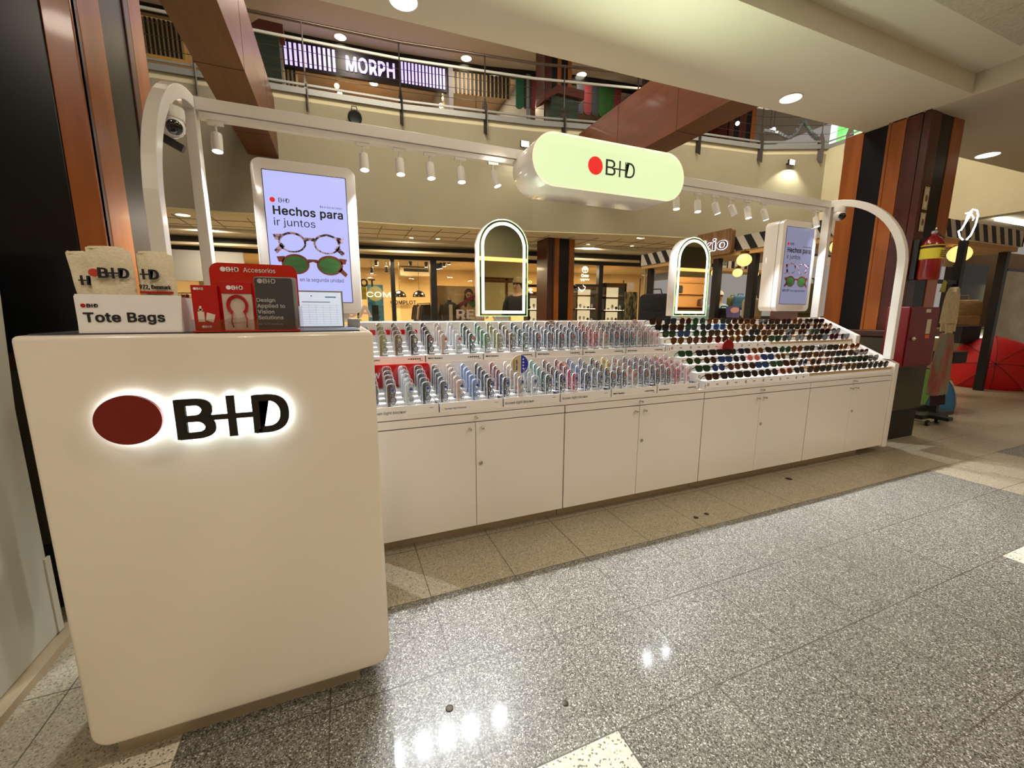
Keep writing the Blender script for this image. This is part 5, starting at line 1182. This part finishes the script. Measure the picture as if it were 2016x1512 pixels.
board('dark_post', 'broad black post right of the thin cream pole', 'post', 1272, 1279, 527, 640, 7.7, blackm)
board('dark_post', 'grey green shop door post beside the gym bag', 'post', 1280, 1289, 527, 640, 8.6, M('post_green', (70, 78, 66), .5))
board('price_tag', 'pale star shaped price tag hanging above the necklace panel', 'price tag', 1236, 1248, 556, 572, 8.0, M('tag_pale', (206, 186, 170), .6), .01)

# ================================================================== COLUMN furniture: hydrant cabinet, extinguisher, notices
t = thing('hydrant_cabinet', 'dark red metal fire hose cabinet on the front of the right column', 'cabinet', (4.86, 2.06, .76))
rc = M('cabinet_red', (98, 6, 9), .4)
MB().box(4.62, 5.10, 2.07, 2.235, .76, 1.30).build('case', rc, t, bevel=.006)
MB().box(4.635, 5.085, 2.06, 2.07, .775, 1.285).build('door', rc, t, bevel=.003)
MB().box(4.86, 4.93, 2.056, 2.06, 1.25, 1.28).box(4.90, 4.965, 2.056, 2.06, 1.06, 1.19).build('stickers', M('sticker_cream', (196, 188, 160), .6), t)
MB().box(4.90, 4.965, 2.0555, 2.06, 1.02, 1.05).build('orange_sticker', M('sticker_orange', (214, 96, 40), .6), t)
MB().ball((4.70, 2.05, 1.02), .02, 12).build('door_pull', chrome, t)
t = thing('fire_extinguisher', 'red fire extinguisher with yellow label on the right column', 'fire extinguisher', (4.93, 2.13, 1.54))
MB().lathe([(.07, 0), (.078, .015), (.078, .30), (.06, .35), (.028, .38), (.026, .40)], (4.93, 2.12, 1.54), 28).build('cylinder', M('ext_red', (128, 8, 10), .25, coat=.6), t, smooth=SM)
MB().lathe([(.0795, .18), (.0795, .30)], (4.93, 2.12, 1.54), 28).build('yellow_label', M('label_yellow', (222, 206, 60), .5), t)
MB().lathe([(.080, .272), (.080, .292)], (4.93, 2.12, 1.54), 28).build('label_band', M('label_dark', (60, 20, 14), .5), t)
m = MB()
for q in range(4): m.box(4.885, 4.965, 2.036, 2.0385, 1.735+q*.016, 1.739+q*.016)
m.build('label_print', blackm, t)
MB().box(4.918, 4.942, 2.10, 2.14, 1.93, 1.965).tube([(4.93, 2.12, 1.965), (4.87, 2.09, 1.975)], .007, 6).tube([(4.93, 2.12, 1.95), (4.87, 2.09, 1.935)], .007, 6).build('valve', chrome, t)
MB().tube([(4.95, 2.11, 1.945), (5.0, 2.09, 1.90), (5.015, 2.08, 1.80), (5.0, 2.07, 1.68)], .009, 8).build('hose', blackm, t, smooth=True)
MB().box(4.875, 4.985, 2.195, 2.235, 1.55, 1.90).build('wall_bracket', blackm, t)
for i, (z0, z1, lab) in enumerate([(2.17, 2.36, 'tall white fire extinguisher notice on right column, upper one'), (1.98, 2.14, 'small cream flame notice on right column, below the tall one')]):
    t = thing('notice', lab, 'notice', (4.95, 2.232, z0))
    MB().box(4.915, 4.985, 2.230, 2.2345, z0, z1).build('plate', M('notice_cream', (206, 196, 160), .6), t)
    MB().ring(rrect(.06, z1-z0-.012, .01, 3, x0=4.92, z0=z0+.006), rrect(.054, z1-z0-.018, .008, 3, x0=4.923, z0=z0+.009), (0, 2.2295, 0), X3, Z3, Y3*.001).disc((4.95, 2.2295, (z0+z1)/2), .018, ry=.03).build('pictogram', M('notice_brown', (120, 70, 40), .6), t)

# ================================================================== RIGHT HAND STAND with scarves, umbrellas, backpack
t = thing('scarf_stand', 'black wheeled stand right of the big column carrying scarves', 'stand', (6.2, 2.45, 0))
bx = 6.30
MB().box(5.95, 6.62, 2.40, 2.50, .07, .12).box(6.12, 6.22, 2.25, 2.66, .07, .11).build('base', blackm, t, bevel=.006)
MB().box(6.26, 6.32, 2.42, 2.48, .12, 2.02).build('post', blackm, t)
MB().box(5.85, 6.36, 2.43, 2.47, 1.56, 1.60).build('crossbar', blackm, t)
for (x, y) in ((6.02, 2.38), (6.27, 2.40), (6.55, 2.44)):
    w_ = MB().lathe([(.032, -.012), (.034, 0), (.032, .012)], (x, y, .034), 18, Y3, X3).build('caster', M('rubber', (22, 22, 22), .7), t); MB().lathe([(.014, -.014), (.014, .014)], (x, y, .034), 12, Y3, X3).build('hub', chrome, w_)
t = thing('neon_sign', 'white neon hand-like loop sign on top of the scarf stand', 'neon sign', (6.28, 2.45, 2.02))
c = Vector((6.28, 2.45, 2.03)); vx = Vector((.93, -.36, 0))
def nn_(pts__): return [c+vx*a+Z3*b for a, b in pts__]
nw = M('neon_tube', (235, 240, 255), .5, emit=9)
MB().tube(nn_([(-.01, .0), (-.05, .03), (-.075, .09), (-.05, .10), (-.02, .16), (.0, .27), (.04, .31), (.09, .30), (.11, .25), (.10, .15), (.07, .05), (.03, .0)]), .007, 7).tube(nn_([(-.02, .16), (.03, .12)][:1]+[(.0, .20), (.03, .27), (.07, .22), (.06, .20)]), .006, 6).tube(nn_([(-.03, .27), (.04, .285)]), .006, 6).build('neon_tube', nw, t, smooth=True)
def drape(name, label, cx, y, zt, zb, w, mat, fr=None, seed=0, top=.35):
    rnd = random.Random(seed); t = thing(name, label, 'scarf', (cx, y, zb)); nx, nz = 14, 16; V = []
    for s_ in (0, 1):
        for j in range(nz+1):
            v = j/nz; ww = w*(1-(1-top)*v**3)
            for i in range(nx+1):
                u = i/nx-.5; V.append((cx+u*ww, y+(-.03 if s_ == 0 else .03)+.018*math.sin(u*22+seed)*(1-v*.5), zb+(zt-zb)*v-.04*abs(u)*(v > .9)))
    F = []; K = (nx+1)*(nz+1)
    for j in range(nz):
        for i in range(nx): a = j*(nx+1)+i; F += [(a, a+1, a+nx+2, a+nx+1), (K+a, K+a+nx+1, K+a+nx+2, K+a+1)]
        a = j*(nx+1); F += [(a, a+nx+1, K+a+nx+1, K+a), (a+nx, K+a+nx, K+a+2*nx+1, a+2*nx+1)]
    for i in range(nx): a = nz*(nx+1)+i; F += [(a, a+1, K+a+1, K+a), (i, K+i, K+i+1, i+1)]
    MB().add(V, F).build('cloth', mat, t, smooth=SM)
    m = MB()
    for i in range(16):
        x = cx-w/2+w*(i+.5)/16; m.tube([(x, y-.01, zb+.02), (x+rnd.uniform(-.01, .01), y-.02, zb-.06), (x+rnd.uniform(-.015, .015), y-.02, zb-.12)], .006, 5)
    m.build('fringe', fr or mat, t)
    return t
cream = noisy('knit_cream', (206, 190, 154), (186, 168, 130), (60, 60, 20), .9)
drape('scarf', 'cream fringed scarf hanging on the scarf stand', 6.08, 2.38, 1.52, 1.14, .16, cream, seed=1)
drape('scarf', 'second cream fringed scarf hanging at right of the first', 6.19, 2.42, 1.53, 1.05, .14, cream, seed=2)
drape('scarf', 'long pink and grey tartan scarf with dark fringe hanging low', 6.05, 2.36, 1.04, .36, .30, noisy('tartan', (150, 84, 74), (130, 130, 110), (7, 7, 3), .9, lo=.4, hi=.6), M('fringe_dark', (46, 24, 30), .9), 3, .45)
drape('scarf', 'dark scarf with cream marks hanging behind the tartan scarf', 6.24, 2.44, 1.0, .42, .12, noisy('scarf_dark', (38, 30, 30), (190, 170, 140), (5, 5, 8), .9, lo=.55, hi=.6), seed=4)
p = atY(1822, 575, 2.6); bag('dark green bag hanging behind the extinguisher', p-Z3*.15, .12, .3, .08, M('bag_green', (48, 60, 30), .8), 0)
p = atY(1857, 565, 2.3); tag(MB().prism([(0, 0), (.09, .0), (.10, .10), (.05, .12)], (p.x-.04, 2.3, p.z-.05), X3, Z3, Y3*.01).build('hang_tag', M('tag_lime', (170, 170, 80), .6)), 'lime green tag hanging on the cream scarf', 'tag')
board('framed_sign', 'dark framed pale sign behind the fire extinguisher', 'framed sign', 1836, 1884, 478, 522, 3.4, M('frame_pale', (150, 140, 124), .5), .03)
board('shop_unit', 'dark display cabinet behind the backpack', 'display unit', 1893, 1948, 524, 562, 4.6, M('unit_black', (24, 18, 16), .4), .3)
# backpack on lit glass counter
p = atY(1920, 624, 3.9); q = atY(1944, 640, 3.9)
x0, x1 = atY(1888, 640, 4.0).x, atY(1955, 640, 4.0).x
t = thing('glass_counter', 'lit glass display counter under the beige backpack', 'display counter', ((x0+x1)/2, 4.0, 0))
zz = atY(1920, 640, 4.0).z; MB().box(x0, x1, 3.95, 4.4, 0, zz-.25).build('body', M('counter_grey', (130, 112, 86), .6), t); MB().box(x0, x1, 3.95, 4.4, zz-.25, zz-.22).build('glass_top', M('frosted_light', (255, 250, 225), .4, emit=1.3), t)
MB().box(x0, x1, 3.96, 4.4, zz-.08, zz-.05).build('shelf', M('counter_grey'), t)
for x in (x0+.02, x1-.02): MB().box(x-.015, x+.015, 3.96, 4.38, zz-.22, zz-.08).build('side_support', chrome, t)
zz -= .05
bp_ = bag('beige quilted backpack standing on the lit glass counter', (p.x, 4.1, zz), .50, .52, .28, noisy('pack_beige', (164, 132, 90), (142, 112, 74), (9, 9, 26), .8, bump=.5), -.5)
board('black_tote', 'black tote bag below the lit glass counter', 'tote bag', 1890, 1933, 642, 676, 3.6, bagblk, .2)
board('lit_pane', 'bright lit pane between backpack and black post', 'light panel', 1948, 1958, 560, 640, 4.5, M('lit_pane', (255, 244, 200), .5, emit=1.2), .02)
def umbrella(label, c, axis, R, cols, n=8, depth=.32):
    c = Vector(c); ax = Vector(axis).normalized(); e1 = ax.cross(Z3).normalized(); e2 = ax.cross(e1)
    t = thing('umbrella', label, 'umbrella', (c.x, c.y, 0)); S = 6
    for g in range(n):
        a0, a1 = 2*PI*g/n, 2*PI*(g+1)/n; V = []; F = []
        for j in range(S+1):
            r = R*math.sin(j/S*1.25)/math.sin(1.25); h = -depth*(1-math.cos(j/S*1.25))/(1-math.cos(1.25))
            for k in range(5):
                a_ = a0+(a1-a0)*k/4; rr = r*(1-.05*math.sin(PI*k/4)*j/S); V.append(c+ax*h+e1*rr*math.cos(a_)+e2*rr*math.sin(a_))
        m_ = len(V); V += [v-ax*.004 for v in V]
        for j in range(S):
            for k in range(4): i0 = j*5+k; F += [(i0, i0+1, i0+6, i0+5), (m_+i0, m_+i0+5, m_+i0+6, m_+i0+1)]
        for k in range(4): i0 = S*5+k; F.append((i0, i0+1, m_+i0+1, m_+i0))
        cn = cols[g % len(cols)]; MB().add(V, F).build('panel', M('umb_%s' % cn[0], cn[1], .6), t, smooth=SM)
        MB().tube([c+ax*(-depth*(1-math.cos(j/S*1.25))/(1-math.cos(1.25))+.002)+(e1*math.cos(a0)+e2*math.sin(a0))*R*math.sin(j/S*1.25)/math.sin(1.25) for j in range(S+1)], .004, 5).build('rib', M('rib_dark', (70, 8, 10), .5), t)
    MB().tube([c+ax*.05, c, c-ax*.8], .008, 8).build('shaft', blackm, t)
    return t
pc = atZ(1965, 768, 0); c_ = Vector((pc.x-.12, pc.y+.05, .44)); umbrella('large open red umbrella lying on the floor at right', c_, (-.88, -.42, .25), .54, [('red', (196, 10, 16))])
pc = atZ(1893, 812, 0); umbrella('open umbrella with blue, teal and green panels beside the scarf stand', (pc.x-.12, pc.y+.30, .52), (.25, -.3, .95), .46, [('blue', (40, 110, 160)), ('teal', (84, 130, 150)), ('dark', (18, 26, 16)), ('green', (90, 130, 50))], depth=.42)
board('dark_box', 'dark open box between the scarf stand and red umbrella', 'box', 1876, 1906, 692, 716, 3.2, M('box_dark', (30, 14, 14), .6), .25)
# hoarding and sign at the far right
a, b = atY(1938, 760, 5.2), atY(2100, 534, 5.2)
struct(MB().box(a.x, b.x+2, 5.2, 5.3, 0, atY(1990, 534, 5.2).z), 'wall_hoarding', noisy('marble_beige', (176, 156, 122), (206, 188, 152), (1.2, 1.2, 2.5), .6, detail=6))
struct(MB().box(atY(1890, 500, 6.0).x, 20, 6.0, 6.1, 0, 3.0), 'wall_right', M('right_wall', (150, 120, 80), .8))
t = thing('shop_sign', 'dark shop sign with white lettering at the far right edge', 'shop sign', atY(2000, 560, 5.5)); a, b = atY(1980, 558, 5.9), atY(2060, 542, 5.9)
MB().box(a.x, b.x, 5.9, 5.95, a.z-.12, b.z+.1).build('sign_board', blackm, t); MB().text('LACOSTE', (a.x+.12, 5.899, a.z+.02), .13, bold=True, d=.01).build('lettering', M('letter_lit', (255, 255, 250), .5, emit=2), t)
for i, (px, py) in enumerate([(1907, 515), (1996, 524)]):
    p = atZ(px, py, 2.985); downlight('small ceiling light far behind the %s' % ['scarf stand', 'black corner post'][i], p.x, p.y, 2.985, .09)
t = atZ(1992, 437, 2.985); tag(MB().box(t.x-.6, t.x+.8, t.y-.03, t.y+.03, 2.965, 2.985).build('strip_light', glow), 'long white strip light on the ceiling above striped canopy', 'strip light')
# grey partition at the left edge
gp = M('partition_grey', (206, 202, 186), .6)
t = thing('partition', 'grey rounded partition wall at the left edge of the photo', 'partition', (-1.4, 1.2, 0))
MB().prism([(.2, .03), (1.95, .03), (1.95, .9), (2.0, 1.40), (1.96, 1.475), (1.85, 1.50), (.2, 1.50)], (-1.75, 0, 0), Y3, Z3, X3*.69).build('body', gp, t, bevel=.012, smooth=SM)
MB().box(-1.8, -1.02, .15, 2.0, 0, .03).build('base_plinth', M('plinth_beige', (170, 152, 120), .5), t)
MB().box(-1.062, -1.055, 1.925, 1.955, .04, .34).build('corner_guard', M('guard_metal', (196, 190, 170), .5), t)
# floor fittings
for i, (px, py, r) in enumerate([(1370, 1019, .014), (1391, 1012, .014), (1553, 943, .022), (885, 1395, .012), (1113, 1385, .010)]):
    p = atZ(px, py, 0); t = thing('floor_cap', 'small dark round cap in the floor, %s' % ['left of a close pair', 'right of a close pair', 'alone near the third cabinet', 'chipped, in the grey floor near the counter', 'smallest, on the grey floor'][i], 'floor cap', (p.x, p.y, 0))
    MB().lathe([(r, 0), (r, .0025), (r*.8, .0035)], (p.x, p.y, 0), 18).build('cap', M('cap_dark', (58, 48, 34), .5, .4), t, smooth=SM)

# ================================================================== PEOPLE
def skin_mesh(name, nodes, edges, mat, parent, sub=2, root=0):
    me = bpy.data.meshes.new(name+'_src'); me.from_pydata([n[0] for n in nodes], edges, []); ob = bpy.data.objects.new(name+'_src', me); C.objects.link(ob)
    md = ob.modifiers.new('s', 'SKIN'); md.use_smooth_shade = True
    for i, n in enumerate(nodes): me.skin_vertices[0].data[i].radius = n[1] if isinstance(n[1], tuple) else (n[1], n[1])
    me.skin_vertices[0].data[root].use_root = True
    sb = ob.modifiers.new('u', 'SUBSURF'); sb.levels = sb.render_levels = sub
    bpy.context.view_layer.update()
    m2 = bpy.data.meshes.new_from_object(ob.evaluated_get(bpy.context.evaluated_depsgraph_get())); m2.name = name
    C.objects.unlink(ob); bpy.data.objects.remove(ob); bpy.data.meshes.remove(me)
    m2.materials.clear(); m2.materials.append(mat)
    for p in m2.polygons: p.use_smooth = True
    o = bpy.data.objects.new(name, m2); C.objects.link(o); o.parent = parent; WM[o.name] = WM[parent.name]; return o
skin_m = M('skin', (206, 152, 118), .5)
def person(label, loc, rz, top, legs, capc, h=1.74):
    t = thing('person', label, 'person', loc, rz); k = h/1.74
    N = [((0, 0, .94), (.15, .11)), ((0, 0, 1.12), (.14, .10)), ((0, 0, 1.32), (.17, .11)), ((0, 0, 1.44), (.09, .07)), ((0, 0, 1.52), .055), ((0, -.02, 1.60), (.072, .085)), ((0, -.01, 1.68), (.07, .085)),
         ((.18, 0, 1.40), .06), ((.24, .02, 1.14), .045), ((.22, -.16, .98), .034), ((.20, -.22, .97), .03),
         ((-.18, 0, 1.40), .06), ((-.24, .02, 1.14), .045), ((-.24, -.06, .88), .034), ((-.24, -.09, .81), .03),
         ((.09, 0, .86), .085), ((.10, -.01, .48), .06), ((.10, .02, .09), .042), ((.10, -.14, .04), .035),
         ((-.09, 0, .86), .085), ((-.10, -.01, .48), .06), ((-.10, .02, .09), .042), ((-.10, -.14, .04), .035)]
    N = [(tuple(c*k for c in p), r) for p, r in N]
    E_ = [(0, 1), (1, 2), (2, 3), (3, 4), (4, 5), (5, 6), (3, 7), (7, 8), (8, 9), (9, 10), (3, 11), (11, 12), (12, 13), (13, 14), (0, 15), (15, 16), (16, 17), (17, 18), (0, 19), (19, 20), (20, 21), (21, 22)]
    for hx, hy, hz, s in ((.20, -.22, .97, 1), (-.24, -.09, .81, -1)):
        hi = 10 if s == 1 else 14; d = Vector((-s*.05, -.08, 0)) if s == 1 else Vector((0, -.02, -.09))
        for f in range(4):
            b_ = len(N); o_ = Vector(((f-1.5)*.017, 0, 0)); L = (.9, 1, .95, .75)[f]
            N += [((hx*k+o_.x+d.x*.5, hy*k+d.y*.5, hz*k+d.z*.5), .011), ((hx*k+o_.x+d.x*L, hy*k+d.y*L, (hz+d.z*L)*k-.012), .008)]; E_ += [(hi, b_), (b_, b_+1)]
        b_ = len(N); N += [((hx*k-s*.035, hy*k-.02, hz*k+.005), .010), ((hx*k-s*.05, hy*k-.045, hz*k-.005), .008)]; E_ += [(hi, b_), (b_, b_+1)]
    skin_mesh('body', N, E_, skin_m, t)
    J = [((0, 0, .90), (.18, .14)), ((0, 0, 1.12), (.175, .13)), ((0, 0, 1.32), (.20, .14)), ((0, 0, 1.45), (.10, .085)), ((.19, 0, 1.40), .078), ((.25, .02, 1.14), .062), ((.225, -.14, 1.0), .05), ((-.19, 0, 1.40), .078), ((-.25, .02, 1.14), .062), ((-.245, -.05, .92), .05)]
    skin_mesh('jacket', [(tuple(c*k for c in p), r) for p, r in J], [(0, 1), (1, 2), (2, 3), (3, 4), (4, 5), (5, 6), (3, 7), (7, 8), (8, 9)], top, t)
    L_ = [((0, 0, .90), (.16, .12)), ((.095, 0, .84), .10), ((.10, -.01, .48), .078), ((.10, .02, .12), .062), ((-.095, 0, .84), .10), ((-.10, -.01, .48), .078), ((-.10, .02, .12), .062)]
    skin_mesh('trousers', [(tuple(c*k for c in p), r) for p, r in L_], [(0, 1), (1, 2), (2, 3), (0, 4), (4, 5), (5, 6)], legs, t)
    for s in (-1, 1): MB().prism(rrect(.09, .24, .04, 4, z0=-.18), (s*.10*k, -.0, .0), X3, Y3, Z3*.07).build('shoe', M('shoe_dark', (30, 28, 28), .5), t, world=False, bevel=.015)
    hz = 1.63*k
    MB().ball((0, -.11, hz-.015), .016, 10, (.8, 1.3, 1.5)).build('nose', skin_m, t, world=False, smooth=True)
    for s in (-1, 1):
        MB().ball((s*.03, -.095, hz+.015), .011, 10).build('eye', M('eye_dark', (40, 26, 20), .3), t, world=False, smooth=True)
        MB().ball((s*.078, .0, hz), .022, 10, (.5, .8, 1.3)).build('ear', skin_m, t, world=False, smooth=True)
    MB().box(-.022, .022, -.104, -.09, hz-.052, hz-.044).build('mouth', M('lips', (150, 84, 74), .5), t, world=False, bevel=.003)
    MB().ball((0, .015, hz+.02), .088, 16, (.95, 1.05, 1.05)).build('hair', M('hair_dark', (44, 30, 24), .8), t, world=False, smooth=True)
    MB().lathe([(.094, 0), (.093, .045), (.07, .085), (.02, .1)], (0, .005, hz+.035), 20).prism([(.075*math.cos(a_)*1.0, -.06-.085*math.sin(a_)) for a_ in [PI*q/10 for q in range(11)]], (0, 0, hz+.04), X3, Y3, Z3*.008).build('cap', capc, t, world=False, smooth=SM)
    return t
person('person in light blue top and pale cap inside the striped kiosk', (7.14, 6.33, 0), -.4, M('top_blue', (150, 190, 206), .8), M('jeans_dark', (30, 32, 44), .8), M('cap_pale', (222, 214, 196), .8), 1.68)
# seen only in the first mirror: a passer-by and the shop opposite
person('person in dark jacket and beige cap, reflected in the left mirror', (2.62, -.62, 0), PI+.9, M('jacket_dark', (46, 38, 34), .8), M('trousers_black', (26, 24, 26), .8), M('cap_beige', (150, 122, 84), .8), 1.78)
t = thing('shop_fitting', 'tall wooden frame fitting in the shop opposite, seen in mirror', 'fitting', (4.0, -4.2, 0)); fm = M('fitting_oak', (150, 96, 48), .5)
for x in (3.2, 3.9, 4.5, 5.0): MB().box(x-.03, x+.03, -4.4, -4.34, 0, 2.1).build('upright', fm, t)
for y in (-4.4, -5.2): MB().box(3.0, 5.03, y, y+.06, 2.06, 2.12).build('top_bar', fm, t)
tag(MB().text('cuotas', (3.1, -3.30, .86), .13, X3, Z3, width=.85, bold=False, d=.005).build('window_letters', fm), 'brown letters cuotas on the shop window opposite', 'sign')
struct(MB().box(6.4, 12, -5.0, -4.9, 0, 2.4), 'wall_back', M('warm_brown_wall', (170, 120, 72), .7))
for z, lv in ((1.0, 'lowest'), (1.45, 'second lowest'), (1.85, 'second highest'), (2.2, 'highest')): tag(MB().box(6.6, 11.5, -4.89, -4.7, z, z+.03).build('wall_shelf', fm), '%s oak wall shelf in the shop opposite, seen in the mirror' % lv, 'shelf')
for i in range(0, 7, 2): bag('dark bag on the upper shelf opposite, number %s from left' % ['one', 'two', 'three', 'four', 'five', 'six', 'seven'][i], (7.4+i*.6, -4.8, 1.481 if i % 4 else 1.881), .42, .24, .14, [bagblk, M('bag_brown', (90, 60, 40), .8)][(i//2) % 2], PI)
clothes_rail('clothes rail in the shop opposite reflected in the second mirror', (7.8, -4.2, 0), (10.6, -4.2, 0), 1.35, 10, [('dark', (34, 30, 30)), ('tan', (150, 112, 74)), ('dark grey', (50, 48, 48)), ('rust', (120, 60, 34))], .4, gl='rail in the shop opposite', grp='garments on the rail opposite')
area('unseen_shop_light', (9.4, -3.45, 2.1), 3.5, 170, (1, .76, .46), (9.4, -5, 1.7), sizey=.4)  # unseen fill added to brighten the shop wall shown in the second mirror
for i, x in enumerate((7.7, 8.6)):
    t = thing('globe_lamp', 'warm globe lamp in the shop opposite, %s one' % ['left', 'right'][i], 'globe lamp', (x, -4.0, 2.0)); MB().ball((x, -4.0, 2.05), .1, 16).build('globe', globe, t, smooth=True); MB().tube([(x, -4, 2.14), (x, -4, 2.45)], .01, 6).build('stem', blackm, t)
